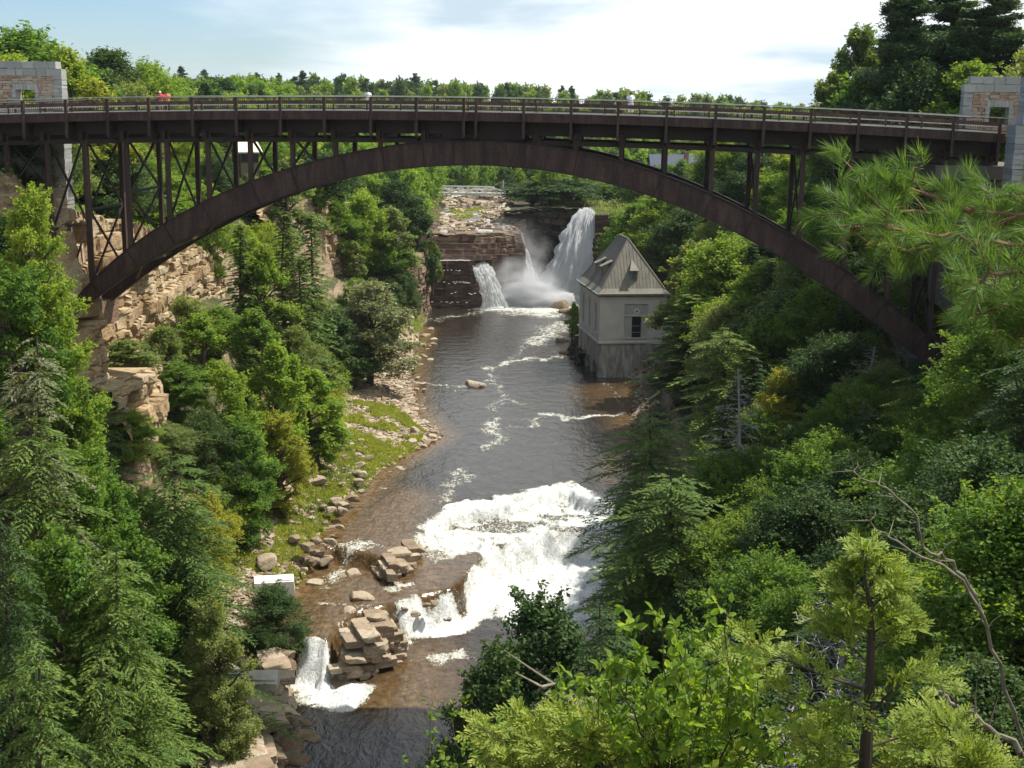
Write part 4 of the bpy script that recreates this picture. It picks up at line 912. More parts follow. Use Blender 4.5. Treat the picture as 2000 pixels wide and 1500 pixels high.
# ================================================================== plants
def unit(v): return v/(np.linalg.norm(v, axis=-1, keepdims=True)+1e-9)
def sph(rng, n):
    return unit(rng.normal(size=(n, 3)))
def tilt_normals(rng, n, up=.9): return unit(sph(rng, n)+np.array([0, 0, up]))
def broad(seed, H=10., Rr=3.6, nc=34, nl=15000, ls=.24, base=.22, flat=.95, asp=1.0):
    nc = int(nc*1.9)
    rng = np.random.RandomState(seed); tr = MB(); cr = MB()
    lean = rng.uniform(-.04, .04, 2)*H
    zt = np.linspace(0, .92*H, 9); P = np.stack([lean[0]*(zt/H)**1.5+.03*H*np.sin(zt*.5+seed)*.4, lean[1]*(zt/H)**1.5, zt], 1)
    P[0, 2] = -.6
    tr.tube(P, np.linspace(.028*H, .004*H, 9), 7)
    cs = []
    for k in range(nc):
        u = rng.rand(); z = H*(base+(1-base)*u**.8*.96)
        a_ = rng.rand()*2*PI
        prof = math.sin(PI*min(1, (.12+.88*(z/H-base)/(1-base)))**.75)**.6*(1 if z < .85*H else .75)
        rr = Rr*prof*rng.uniform(.15, 1.0)**.6*.86*(1+.22*math.sin(a_*3+seed)*math.sin(z*1.7)); a = a_
        c = np.array([math.cos(a)*rr, math.sin(a)*rr, z]); rc = Rr*rng.uniform(.13, .30)
        cs.append((c, rc))
        zb = max(.15*H, z-rr*rng.uniform(.6, 1.2)); b = np.array([np.interp(zb, zt, P[:, 0]), np.interp(zb, zt, P[:, 1]), zb])
        t = np.linspace(0, 1, 5)[:, None]; Q = b+(c-b)*t+np.array([0, 0, 1])*np.sin(t*PI)*.06*H*rng.uniform(-1, 1)*.5+rng.normal(size=(5, 3))*.012*H*t
        tr.tube(Q, np.linspace(.010*H, .0025*H, 5), 4, cap=False)
    w_ = np.array([rc**2 for c, rc in cs]); w_ /= w_.sum()
    for (c, rc), f in zip(cs, w_):
        n = int(nl*f); d = sph(rng, n); d[:, 2] = np.where((d[:, 2] < -.3) & (rng.rand(n) < .5), -d[:, 2]*.6, d[:, 2])
        r = rc*(.25+.95*rng.rand(n)**.6)*(1+.25*np.sin(d[:, 0]*5+seed)*np.cos(d[:, 1]*6))
        C = c+d*r[:, None]*np.array([1, 1, flat]); C += rng.normal(size=C.shape)*rc*.06
        Nn = unit(d*.7+sph(rng, n)*.9+np.array([0, 0, .6])); D = np.cross(Nn, sph(rng, n))
        s_ = ls*rng.uniform(.6, 1.25, n)
        cr.leaves(C, D, Nn, s_, s_*.62, a=np.clip(rng.rand(n)*.75+.25*rng.rand(), 0, 1))
        for _s in range(5):
            d1 = unit(sph(rng, 1)[0]+unit(c-np.array([0, 0, .5*H]))*.9+[0, 0, .35]); m_ = max(3, int(n*.07)); q = rng.uniform(.5, 1, m_)*rc*rng.uniform(1.3, 2.2)
            C = c+d1*q[:, None]*[1, 1, .95]+rng.normal(size=(m_, 3))*ls*.55; Nn = unit(sph(rng, m_)+[0, 0, .8]); s_ = ls*rng.uniform(.6, 1.4, m_)
            tr.tube([c, c+d1*q.max()*.5, c+d1*q.max()*.95], [.0025*H, .0018*H, .0008*H], 3, cap=False)
            cr.leaves(C, unit(d1*.5+sph(rng, m_)), Nn, s_, s_*.6, a=rng.rand(m_))
    return tr, cr
def conifer(seed, H=12., Rr=3.2, nb=80, droop=.35, tw=.16, base=.1, quad=(.26, .085), dens=1., power=.85, irregular=.3, up=.1, lace=1.):
    rng = np.random.RandomState(seed); tr = MB(); cr = MB()
    zt = np.linspace(-.6, H, 8); tr.tube(np.stack([.02*H*np.sin(zt*.3+seed), 0*zt, zt], 1), np.linspace(.018*H, .003*H, 8), 7)
    Cs = []; Ds = []; Ns = []
    for k in range(nb):
        u = (k+rng.rand()*.6)/nb; z = H*(base+(1-base)*u); a = k*2.399963+rng.uniform(-.4, .4)
        L = (Rr*(1-u)**power*rng.uniform(1-irregular, 1+irregular*.4)+.04*H*.5)
        d = np.array([math.cos(a), math.sin(a), 0]); sd = np.array([-d[1], d[0], 0]); m = max(4, int(L/tw))
        t = (np.arange(m)+.5)/m
        B = d*(L*t)[:, None]+np.array([0, 0, 1])*((up*L*t)-droop*L*t**2)[:, None]+np.array([0, 0, z])
        tr.tube(np.vstack([[[0, 0, z]], B[::max(1, m//4)], B[-1:]]), np.linspace(.0045*H*(1-u)+.01, .006, len(B[::max(1, m//4)])+2), 4, cap=False)
        for s in (-1, 1):
            l = (.42*L*(1-t)**.8*rng.uniform(.6, 1.1, m)+.10*H*.12); nq = 4*dens
            for i in range(m):
                n = max(3, int(l[i]*nq/.45)); q = (np.arange(n)+rng.rand(n))/n
                dd = unit(d*.75+sd*s*.8+rng.normal(size=3)*.12)
                C = B[i]+dd*(l[i]*q)[:, None]; C[:, 2] -= droop*.55*l[i]*q**2+rng.rand(n)*.04
                sw = np.cross(dd, [0, 0, 1]); side = np.where(rng.rand(n) < .5, -1, 1)[:, None]
                D = unit(dd+sw*side*rng.uniform(.2, 1.0, (n, 1))*lace-np.array([0, 0, 1])*rng.uniform(0, .55, (n, 1))*droop*2)
                Cs.append(C+sw*side*.05*rng.rand(n, 1)); Ds.append(D); Ns.append(unit(np.array([0, 0, 1.])+rng.normal(size=(n, 3))*.35))
    C = np.vstack(Cs); n = len(C); q = rng.uniform(.7, 1.25, n)
    cr.leaves(C, np.vstack(Ds), np.vstack(Ns), quad[0]*q, quad[1]*q, a=rng.rand(n))
    return tr, cr
def whitepine(seed, H=16., Rr=3.8, tiers=13, ql=.5, nq=26, base=.25):
    """ragged tiers of upswept plates"""
    rng = np.random.RandomState(seed); tr = MB(); cr = MB()
    zt = np.linspace(-.6, H, 8); tr.tube(np.stack([.012*H*np.sin(zt*.3+seed), 0*zt, zt], 1), np.linspace(.016*H, .003*H, 8), 6)
    for k in range(tiers):
        u = (k+.3*rng.rand())/tiers; z = H*(base+(1-base)*u)
        for b in range(rng.randint(3, 6)):
            z = H*(base+(1-base)*min(.98, u+rng.uniform(-1.2, 1.2)/tiers))
            a = rng.rand()*2*PI; L = Rr*(1-u)**.65*rng.uniform(.35, 1.1)+.3; d = np.array([math.cos(a), math.sin(a), 0]); sd = np.array([-d[1], d[0], 0])
            t = np.linspace(0, 1, 5); B = d*(L*t)[:, None]+np.array([0, 0, 1])*(.05*L*t+.16*L*t**2)[:, None]+[0, 0, z]
            tr.tube(B, np.linspace(.004*H, .01, 5), 4, cap=False)
            n = int(nq*(1+L)); q = rng.uniform(.15, 1.05, n)
            C = np.stack([np.interp(q, t, B[:, i]) for i in range(3)], 1)+sd*(rng.normal(size=(n, 1))*.22*L)+np.array([0, 0, 1])*rng.uniform(-.35, .55, (n, 1))*(.4+.2*L)
            D = unit(d*.5+sd*rng.normal(size=(n, 1))+np.array([0, 0, .5])+rng.normal(size=(n, 3))*.4)
            cr.leaves(C, D, unit(np.array([0, 0, 1.])+rng.normal(size=(n, 3))*.7), ql*rng.uniform(.7, 1.2, n), ql*.30, a=rng.rand(n))
    n = 60; C = np.array([0, 0, H*.97])+rng.normal(size=(n, 3))*[.25, .25, .5]; cr.leaves(C, sph(rng, n)+[0, 0, 1], sph(rng, n), ql*.7, ql*.2)
    return tr, cr
def deadtree(seed, H=9., Rr=2.5, nb=95, droop=.2, fine=True):
    rng = np.random.RandomState(seed); tr = MB(); cr = MB()
    zt = np.linspace(-.5, H, 8); tr.tube(np.stack([.02*H*np.sin(zt*.4), 0*zt, zt], 1), np.linspace(.014*H, .003*H, 8), 6)
    for k in range(nb):
        u = k/nb; z = H*(.15+.85*u); a = k*2.4+rng.rand(); L = Rr*(1-u)**.6*rng.uniform(.5, 1.1)
        d = np.array([math.cos(a), math.sin(a), 0]); t = np.linspace(0, 1, 6); B = d*(L*t)[:, None]+[0, 0, 1]*(.12*L*t-droop*L*t**2)[:, None]+[0, 0, z]+rng.normal(size=(6, 3))*.05*t[:, None]
        cr.tube(B, np.linspace(.014, .005, 6), 4, cap=False)
        for q in range(9):
            i = rng.uniform(.2, .95); p = np.array([np.interp(i, t, B[:, j]) for j in range(3)]); dd = unit(d+rng.normal(size=3)*.8); l = .35*L*rng.uniform(.4, 1)
            cr.tube(np.stack([p, p+dd*l*.5, p+dd*l-[0, 0, .1*l]]), [.009, .007, .004], 3, cap=False)
    return tr, cr
PRO = {}
def proto(key, gen, name, bark=BK):
    tr, cr = gen; PRO[key] = (tr.mesh(name+'_trunk', bark), cr.mesh(name+'_crown', LM['broad']), max(v[:, 2].max() for v in cr.V), np.percentile(np.abs(np.concatenate(cr.V)[:, :2]).max(1), 93))
for i in range(4): proto('bM%d' % i, broad(100+i, 10, 3.3+.25*i, 30+4*i, 15000, .25, base=.16+.05*i), 'broadleaf')
for i in range(3): proto('bN%d' % i, broad(140+i, 10, 3.6, 46, 42000, .145, base=.15), 'broadleaf')
for i in range(3): proto('bF%d' % i, broad(180+i, 10, 3.6+.3*i, 22, 3600, .5, base=.1), 'broadleaf')
for i in range(2): proto('bQ%d' % i, broad(160+i, 10, 2.0, 44, 36000, .13, base=.06), 'slender')
for i in range(2): proto('bS%d' % i, broad(200+i, 10, 2.1, 26, 11000, .24, base=.12), 'slender')
for i in range(3): proto('hN%d' % i, conifer(220+i, 15, 4.5+.3*i, 105, .40, .20, .05, (.26, .085), 1.5, power=.36, irregular=.55), 'hemlock')
for i in range(3): proto('hM%d' % i, conifer(240+i, 12, 2.9, 120, .30, .26, .04, (.42, .16), .85, power=.7, irregular=.4), 'conifer')
for i in range(3): proto('pF%d' % i, whitepine(260+i, 16, 3.4+.4*i, 20, .7, 34), 'pine')
for i in range(3): proto('pM%d' % i, whitepine(270+i, 22, 5.0, 34, .36, 210, .06), 'pine')
for i in range(2): proto('dT%d' % i, deadtree(280+i), 'dead', BKG)
MATV = {}
def crownmesh(key, mat):
    k = (key, mat)
    if k not in MATV:
        me = PRO[key][1].copy(); me.materials.clear(); me.materials.append(LM[mat] if mat in LM else BKG); MATV[k] = me
    return MATV[k]
NAMES = {'b': 'broadleaf_tree', 'h': 'conifer_tree', 'p': 'pine_tree', 'd': 'dead_tree'}
_rt = np.random.RandomState(99)
def tree(key, mat, x, y, zg, H, wd, label, group=None, rot=None):
    tme, _, h0_, r0_ = PRO[key]; cme = crownmesh(key, mat)
    o = bpy.data.objects.new(NAMES[key[0]], None); COL.objects.link(o); o.empty_display_size = .5
    o.location = (x, y, zg); o.rotation_euler = (_rt.uniform(-.04, .04), _rt.uniform(-.04, .04), _rt.rand()*6.28 if rot is None else rot); o.scale = (wd/(2*r0_), wd/(2*r0_), H/h0_)
    tag(o, label, 'tree' if key[0] != 'd' else 'dead tree', group)
    a = bpy.data.objects.new('trunk', tme); COL.objects.link(a); a.parent = o
    b = bpy.data.objects.new('crown' if key[0] != 'd' else 'branches', cme); COL.objects.link(b); b.parent = o
    return o
PXM = lambda Y: FPX/Y*1.0
def T(key, mat, px, pt, Y, wpx, label, group=None, hmin=3.5, hmax=30):
    p = atY(px, pt, Y); zg = float(ground(p[0], p[1])); H = p[2]-zg
    if key[0] == 'b' and H/(wpx/FPX*Y) > 1.9: key = {'N': 'bQ', 'M': 'bS'}.get(key[1], key[:2])+str(int(key[2]) % 2) if key[1] in 'NM' else key
    hmax = min(hmax, wpx/FPX*Y*(4.2 if key[0] in 'hp' else 2.6)+2) if key[0] in 'bh' else hmax
    if H > hmax: zg = p[2]-hmax; H = hmax
    if H < hmin: H = hmin
    return tree(key, mat, p[0], p[1], zg-.2, H+.2, wpx/FPX*Y*1.02, label, group)
# ---- trees one can tell apart: kind, leaf colour, px, top, distance, width
L_ = [
 ('bN0', 'bright', 60, 352, 92, 150, 'fresh green young tree before the left end of the bridge'),
 ('bN1', 'broad', 30, 500, 88, 190, 'bright leafy tree at the left edge, below the bridge end'),
 ('bN2', 'bright', 110, 575, 90, 170, 'light green tree just left of the arch foot'),
 ('hN0', 'gray', 40, 655, 76, 210, 'thin greyish conifer at the left edge'),
 ('hN1', 'hemlock', 60, 815, 74, 330, 'broad hemlock with drooping boughs at the left edge'),
 ('bN2', 'broad', 200, 850, 82, 200, 'green leafy tree behind the left edge hemlock'),
 ('bM1', 'olive', 362, 565, 136, 90, 'small olive tree under the arch beside the golden cliff'),
 ('bM2', 'broad', 425, 590, 142, 100, 'small green tree under the arch on the left terrace'),
 ('bM0', 'olive', 318, 632, 126, 80, 'low bushy tree on the ledge under the golden cliff'),
 ('hN0', 'hemlock', 355, 888, 88, 250, 'umbrella-topped hemlock leaning over a dark trunk, left of the low cliff'),
 ('bN2', 'broad', 120, 1010, 68, 250, 'dark-hearted leafy tree in the lower left'),
 ('hN2', 'hemlock', 235, 1085, 66, 310, 'hemlock with pale drooping branch tips in the lower left'),
 ('bN1', 'olive', 175, 775, 104, 120, 'leafy tree over the lower golden ledge'),
 ('bN2', 'broad', 235, 800, 106, 110, 'green bushy tree under the lower golden ledge'),
 ('bN0', 'broad', 150, 900, 78, 200, 'leafy tree among the left foreground hemlocks'),
 ('bN1', 'olive', 420, 1150, 84, 130, 'small leafy tree beside the dark trunk on the lower left'),
 ('hN0', 'hemlock', 40, 1235, 52, 260, 'yellow-green hemlock in the bottom left corner'),
 ('hN1', 'hemlock', 210, 1290, 58, 240, 'lowest hemlock of the left foreground, beside the rock shelf'),
 ('hN2', 'dark', -10, 1010, 60, 260, 'dark hemlock cut by the left edge'),
 ('bN0', 'dark', 525, 1135, 103, 130, 'small dark leafy tree beside the white concrete block'),
 ('bM0', 'gray', 722, 540, 188, 150, 'round grey-green tree on the rubble bank, upstream left'),
 ('bM1', 'dark', 690, 655, 184, 95, 'dark lower bush tree beneath the round grey-green tree'),
 ('hM0', 'hemlock', 610, 418, 168, 95, 'tall pointed cedar left of the buff cliff'),
 ('hM1', 'olive', 548, 412, 160, 110, 'broad cedar seen just under the left half of the arch'),
 ('hM2', 'hemlock', 470, 440, 150, 100, 'cedar between the golden cliff and the tall cedars'),
 ('bM2', 'broad', 40, 38, 172, 250, 'big rounded tree on the skyline above the left gate pier'),
 ('bM3', 'bright', 128, 84, 165, 95, 'light green tree right of the big skyline tree'),
 ('bM0', 'dark', 210, 88, 200, 150, 'dark green tree on the left skyline'),
 ('bM1', 'yellow', 178, 150, 140, 110, 'yellowish maple just right of the left gate pier'),
 ('bM2', 'bright', 292, 108, 205, 130, 'open bright green tree on the left skyline behind the two people'),
 ('bM3', 'olive', 250, 150, 190, 120, 'olive tree below the dark skyline tree'),
 ('bM0', 'bright', 20, 95, 150, 150, 'leafy tree seen through the left gate pier window'),
 ('bS0', 'olive', 1680, 42, 148, 100, 'slender pale poplar with open crown, right skyline'),
 ('bS1', 'olive', 1640, 120, 156, 100, 'shorter pale poplar at the edge of the right skyline trees'),
 ('pM0', 'pine', 1790, -45, 135, 210, 'tall dark pine at the top right'),
 ('pM1', 'pine', 1880, -70, 140, 210, 'tall dark pine behind the right gate pier'),
 ('pM2', 'pine', 1965, -60, 132, 220, 'tall pine in the top right corner'),
 ('pM0', 'pine', 1725, 70, 150, 170, 'lower dark pine between the poplar and the tall pines'),
 ('bM1', 'broad', 1700, 130, 140, 140, 'leafy tree rising over the bridge rail on the right'),
 ('bM2', 'dark', 1800, 110, 130, 190, 'dark leafy tree left of the right gate pier'),
 ('bM3', 'broad', 1960, 150, 128, 160, 'leafy tree behind the right gate pier window'),
 ('bM1', 'bright', 1420, 442, 172, 150, 'bright yellow-green tree touching the underside of the arch'),
 ('bM2', 'olive', 1362, 465, 190, 120, 'olive green tree above the powerhouse roof line'),
 ('hM1', 'hemlock', 1500, 505, 160, 140, 'hemlock below the right half of the arch'),
 ('bM0', 'broad', 1560, 585, 148, 150, 'leafy tree under the right haunch of the arch'),
 ('hM2', 'hemlock', 1352, 575, 165, 150, 'hemlock whose branches overlap the powerhouse wall'),
 ('bN1', 'yellow', 1535, 712, 108, 110, 'small tree with a yellow crown in the right wood'),
 ('bN2', 'broad', 1500, 800, 104, 220, 'spreading leafy tree around the yellow crowned one'),
 ('bN0', 'olive', 1728, 692, 100, 150, 'yellowish twiggy tree left of the right arch foot'),
 ('bN1', 'broad', 1820, 790, 90, 210, 'glossy leaved tree below the right arch foot'),
 ('hN2', 'hemlock', 1950, 640, 62, 230, 'big hemlock with stepped drooping boughs at the right edge'),
 ('hN0', 'hemlock', 1285, 800, 100, 230, 'feathery hemlock at the right bank, above the rapids'),
 ('hN1', 'hemlock', 1235, 925, 92, 210, 'pointed hemlock whose tip stands before the rapids'),
 ('hN2', 'hemlock', 1320, 930, 84, 330, 'large dark hemlock reaching over the white rapids'),
 ('bN2', 'dark', 1050, 1150, 70, 290, 'dark small-leaved tree reaching over the river at the bottom'),
 ('bN0', 'dark', 950, 1250, 66, 240, 'low dark branches of a tree above the bottom of the river'),
 ('hN0', 'dark', 1190, 1180, 64, 220, 'dark hemlock behind the bright foreground leaves'),
 ('bM1', 'broad', 655, 372, 232, 90, 'bushy tree on top of the buff cliff'),
 ('bM0', 'bright', 708, 372, 236, 90, 'light green tree on the cliff top, right of the buff cliff'),
 ('bM2', 'olive', 765, 400, 240, 80, 'olive bushes hanging over the cliff top'),
 ('bM3', 'dark', 818, 398, 262, 62, 'dark tree at the head of the rock wall by the falls'),
 ('bM0', 'dark', 770, 345, 265, 100, 'dark tree behind the cliff-top bushes'),
 ('bM1', 'broad', 752, 455, 238, 78, 'tree hanging halfway down the cliff'),
 ('bM2', 'dark', 785, 520, 238, 60, 'dark bushy tree at the foot of the rock wall'),
 ('bM3', 'olive', 845, 470, 264, 30, 'small bush on the ledge beside the falls'),
 ('bM0', 'olive', 692, 470, 228, 36, 'upright bush growing against the buff cliff'),
 ('bM3', 'dark', 1040, 352, 316, 110, 'dark tree left above the dark rock wall of the falls'),
 ('bM2', 'dark', 1105, 345, 312, 130, 'dark tree on top of the rock wall behind the falls'),
 ('bM1', 'broad', 1222, 400, 268, 90, 'green tree beside the lip of the great fall'),
 ('bM0', 'bright', 1265, 395, 262, 110, 'bright tree between the great fall and the powerhouse roof'),
 ('bM2', 'broad', 1175, 345, 335, 110, 'green tree above the great fall'),
 ('bM3', 'bright', 1118, 588, 238, 22, 'small green bush on the rocks left of the powerhouse'),
 ('bM0', 'olive', 250, 745, 119, 110, 'pale green bushy tree at the foot of the golden cliff'),
 ('bQ0', 'broad', 345, 705, 122, 100, 'slim leafy tree before the lower golden ledge'),
 ('bS0', 'bright', 385, 610, 130, 90, 'light green tree in the middle of the left terrace'),
 ('bN0', 'bright', 455, 705, 121, 130, 'bright green tree with small leaves on the left terrace'),
 ('bS0', 'broad', 500, 600, 140, 90, 'green tree rising behind the bright terrace trees'),
 ('bM1', 'bright', 535, 660, 134, 110, 'rounded light green tree on the left terrace'),
 ('bM2', 'bright', 612, 715, 142, 110, 'bright tree at the edge of the gravel bar below the terrace'),
 ('bM3', 'olive', 575, 625, 152, 90, 'olive tree between terrace and rubble slope'),
 ('bN1', 'yellow', 545, 800, 127, 110, 'yellow-green tree above the low orange cliff'),
 ('bN2', 'broad', 465, 815, 118, 130, 'full leafy tree above the low orange cliff'),
 ('bN0', 'dark', 395, 790, 116, 120, 'dark leafy tree on the left terrace'),
 ('bN1', 'olive', 320, 830, 112, 130, 'olive green tree below the golden cliff'),
 ('bN2', 'bright', 260, 900, 106, 110, 'small bright tree behind the left foreground hemlocks'),
 ('bM0', 'bright', 640, 765, 152, 70, 'small bright bush tree on the rim of the gravel bar'),
 ('bN1', 'dark', -15, 400, 97, 170, 'dark tree cut by the left edge, under the bridge end'),
 ('hM0', 'hemlock', 585, 500, 158, 90, 'dark pointed cedar below the tall cedars'),
 ('bM1', 'dark', 650, 600, 176, 80, 'dark leafy tree behind the round grey-green tree'),
 ('bM2', 'olive', 620, 570, 185, 80, 'olive tree at the foot of the buff cliff'),
 ('bS1', 'broad', 520, 470, 152, 90, 'green tree between the cedars of the terrace'),
 ('bM1', 'bright', 320, 330, 168, 120, 'bright tree seen through the fourth pair of left columns'),
 ('bM2', 'bright', 400, 350, 170, 110, 'bright tree seen between the middle left columns'),
 ('bM3', 'olive', 560, 300, 205, 110, 'olive tree behind the shorter left columns'),
 ('bM0', 'dark', 210, 285, 140, 150, 'dark tree behind the first tall left columns'),
 ('bM1', 'dark', 620, 285, 225, 120, 'dark trees right of the cream-roofed building'),
 ('dT1', 'x', 1450, 720, 100, 150, 'bare grey twiggy tree left of the yellow crowned tree'),
 ('dT0', 'x', 1690, 780, 96, 150, 'bare grey twiggy tree right of the yellow crowned tree'),
 ('hN0', 'hemlock', 1420, 640, 120, 190, 'dark green hemlock below the arch in the right wood'),
 ('bN1', 'dark', 1640, 640, 112, 190, 'dark leafy tree under the lower right arch'),
]
for t in L_: T(*t)
# ---- fill: woods on the slopes
KEEP = [np.array([(830, 400), (850, 370), (1000, 370), (1010, 400), (1120, 410), (1180, 415), (1205, 465), (1290, 560), (1300, 650), (1230, 740), (1250, 810), (1240, 900), (1190, 960), (1160, 1150), (1000, 1180), (880, 1250), (800, 1380), (780, 1500), (400, 1500), (400, 1330), (470, 1150), (450, 1090), (600, 905), (680, 800), (705, 720), (780, 640), (820, 600), (815, 470)], float),
        np.array([(170, 420), (410, 400), (380, 560), (350, 640), (250, 740), (160, 730), (140, 640)], float), np.array([(640, 430), (695, 430), (690, 530), (640, 530)], float)]
BRK = np.array([(140, 170), (2000, 170), (2000, 300), (1860, 300), (1860, 700), (1500, 480), (1100, 330), (700, 350), (400, 440), (150, 600)], float)
def proj(P):
    d = np.asarray(P)-EYE; f = d @ Fw; return 1000+FPX*(d @ Rt)/f, 750-FPX*(d @ Up)/f
def inp(px, py, P): return bool(inpoly(np.array([px]), np.array([py]), P)[0])
PLACED = []
def clear(x, y, zg, H, wd):
    r_ = wd/2*.85
    for dx, dz in ((0, 1), (0, .6), (-1, .55), (1, .55), (0, .25), (.7, .3), (-.7, .3), (.5, .85), (-.5, .85)):
        px, py = proj((x+dx*r_, y, zg+H*dz))
        for K in KEEP:
            if inp(px, py, K): return False
        if y < 108 and inp(px, py, BRK): return False
    return True
def visible(x, y, z, pad=60):
    px, py = proj((x, y, z)); return -pad < px < 2000+pad and -pad < py < 1500+pad
def fill(n, fx_, fy_, kinds, hr, label, group, sep=3.5, seed=0, hz=None, maxn=400):
    rng = np.random.RandomState(seed); c = 0
    for _ in range(n):
        y = rng.uniform(*fy_); xa, xb = fx_(y); x = rng.uniform(xa, xb); zg = float(ground(x, y)); H = rng.uniform(*hr); k, m, wf = kinds[rng.randint(len(kinds))]
        if not visible(x, y, zg+H*.8): continue
        if any((x-a)**2+(y-b)**2 < sep**2 for a, b in PLACED): continue
        ok = False
        for sc in (1, .75, .55, .38):
            if clear(x, y, zg, H*sc, H*sc*wf): ok = True; break
        if not ok: continue
        H *= sc; PLACED.append((x, y))
        g = (label, group) if not callable(label) else (label(x, y), group)
        tree(k, m, x, y, zg-.2, H, H*wf, g[0] % {'hemlock': 'feathery conifer', 'x': 'bare grey tree'}.get('hemlock' if k[0] == 'h' else ('x' if k[0] == 'd' else ''), 'leafy green tree'), g[1] % {'h': 'conifers', 'd': 'bare trees'}.get(k[0], 'leafy trees')); c += 1
        if c >= maxn: break
    return c
xi = lambda i: (lambda y: float(np.interp(y, _ys, _sec[:, i, 0])))
N_ = {}
N_['r_near'] = fill(900, lambda y: (xi(9)(y)+1.5, xi(11)(y)+3), (26, 102), [('bN0', 'broad', .8), ('bN1', 'dark', .75), ('hN0', 'hemlock', .6), ('hN2', 'dark', .6), ('bN2', 'broad', .8), ('bN0', 'dark', .8), ('dT1', 'x', .6)], (6, 11), '%s in the wood of the right slope, nearer than the bridge', '%s on the right slope nearer than the bridge', 3.6, 1)
N_['r_far'] = fill(900, lambda y: (xi(9)(y)+2, xi(11)(y)+4), (102, 285), [('bM0', 'broad', .75), ('bM1', 'bright', .7), ('hM0', 'hemlock', .5), ('hM1', 'dark', .5), ('bM2', 'olive', .75), ('bM3', 'dark', .8), ('bM2', 'broad', .75)], (6, 12), '%s in the wood behind the right half of the arch', '%s behind the right half of the arch', 4.1, 2, maxn=125)
N_['l_near'] = fill(500, lambda y: (xi(3)(y)-4, xi(5)(y)-1), (52, 100), [('hN0', 'hemlock', .6), ('hN1', 'dark', .6), ('bN1', 'broad', .7), ('bN0', 'dark', .8), ('hN2', 'hemlock', .6)], (6, 11), '%s in the wood of the left foreground', '%s of the left foreground', 3.6, 3)
N_['l_mid'] = fill(900, lambda y: (xi(3)(y)+1.5, xi(4)(y)-.5), (100, 200), [('bM0', 'bright', .6), ('bM1', 'bright', .6), ('bM2', 'broad', .6), ('bS0', 'olive', .42), ('bM3', 'olive', .6), ('hM0', 'hemlock', .4), ('bM0', 'broad', .6), ('bM1', 'yellow', .6), ('dT0', 'x', .4)], (4.5, 9), '%s on the terrace above the gravel bar', '%s on the left terrace', 2.5, 4)
N_['l_up'] = fill(300, lambda y: (xi(3)(y)+.5, xi(4)(y)+.5), (200, 262), [('bM0', 'broad', .7), ('bM1', 'dark', .7), ('bM2', 'olive', .7), ('hM1', 'hemlock', .5)], (5, 9), '%s below the cliffs, upstream on the left bank', '%s below the upstream cliffs', 3.2, 5)
N_['l_top'] = fill(700, lambda y: (-75, xi(2)(y)-1), (116, 235), [('bM0', 'bright', .7), ('bM1', 'broad', .7), ('bM2', 'olive', .7), ('bM3', 'dark', .75), ('hM2', 'dark', .5), ('bM3', 'bright', .7)], (5, 9), '%s on the left rim behind the bridge columns', '%s on the left rim', 5.0, 6, maxn=85)
N_['r_top'] = fill(300, lambda y: (xi(10)(y)+5, 75), (124, 300), [('pM1', 'pine', .45), ('bM1', 'broad', .7), ('bM3', 'dark', .75), ('hM2', 'dark', .5), ('bM0', 'olive', .7)], (7, 11), '%s on the right rim behind the bridge', '%s on the right rim', 6, 7, maxn=42)
N_['upr'] = fill(500, lambda y: (xi(9)(y)+1, 95), (300, 345), [('bM0', 'broad', .8), ('bM1', 'dark', .8), ('bM2', 'bright', .8), ('bM3', 'olive', .8), ('hM1', 'hemlock', .5)], (6, 10), '%s on the valley side beyond the powerhouse', '%s beyond the powerhouse', 6.5, 9, maxn=35)
def wood(name, label, n, xa, xb, ya, yb, hr, seed, keep=True, sep=5.):
    rng = np.random.RandomState(seed); P_ = [np.concatenate(broad(330+i, 10, 3.9, 15, 2300, .62, base=.05)[1].V) for i in range(3)]; ms = [MB(), MB(), MB()]; done = []
    for _ in range(n):
        y = rng.uniform(ya, yb); x = rng.uniform(xa(y), xb(y)); zg = float(ground(x, y)); H = rng.uniform(*hr)
        if not visible(x, y, zg+H*.8) or any((x-a)**2+(y-b)**2 < sep**2 for a, b in done) or (keep and not clear(x, y, zg, H, H*.75)): continue
        done.append((x, y)); s_ = H/10; th = rng.rand()*6.28; V = P_[rng.randint(3)]; c, s = math.cos(th), math.sin(th)
        V = (V @ np.array([[c, s, 0], [-s, c, 0], [0, 0, 1]]))*s_+[x, y, zg]; ms[rng.randint(3)].add(V, np.arange(len(V)).reshape(-1, 4), a=np.clip(rng.rand(len(V)//4)*.6+rng.rand()*.4, 0, 1))
    for m_, mt_ in zip(ms, ('broad', 'dark', 'bright')):
        if m_.n: o = m_.obj(name, LM[mt_]); tag(o, label, kind='stuff')
    return len(done)
N_['w1'] = wood('distant_wood', 'far wood left of the upper river', 900, lambda y: -95, lambda y: xi(5)(y)-1, 300, 470, (7, 11), 8)
N_['w4'] = wood('distant_wood', 'wood on the rim behind the left bridge columns', 400, lambda y: -85, lambda y: xi(2)(y)-1, 225, 300, (6, 9), 18)
N_['w5'] = wood('distant_wood', 'wood on the right rim beyond the powerhouse', 250, lambda y: xi(10)(y)+4, lambda y: 80, 230, 345, (6, 9), 19)
N_['w2'] = wood('distant_wood', 'far wood on the valley side beyond the powerhouse', 1500, lambda y: xi(9)(y)+1, lambda y: 130, 345, 480, (6, 10), 9)
N_['w3'] = wood('distant_wood', 'far wood closing the valley behind the footbridge', 500, lambda y: -40, lambda y: 30, 402, 455, (4.5, 8), 10, False, 4.)
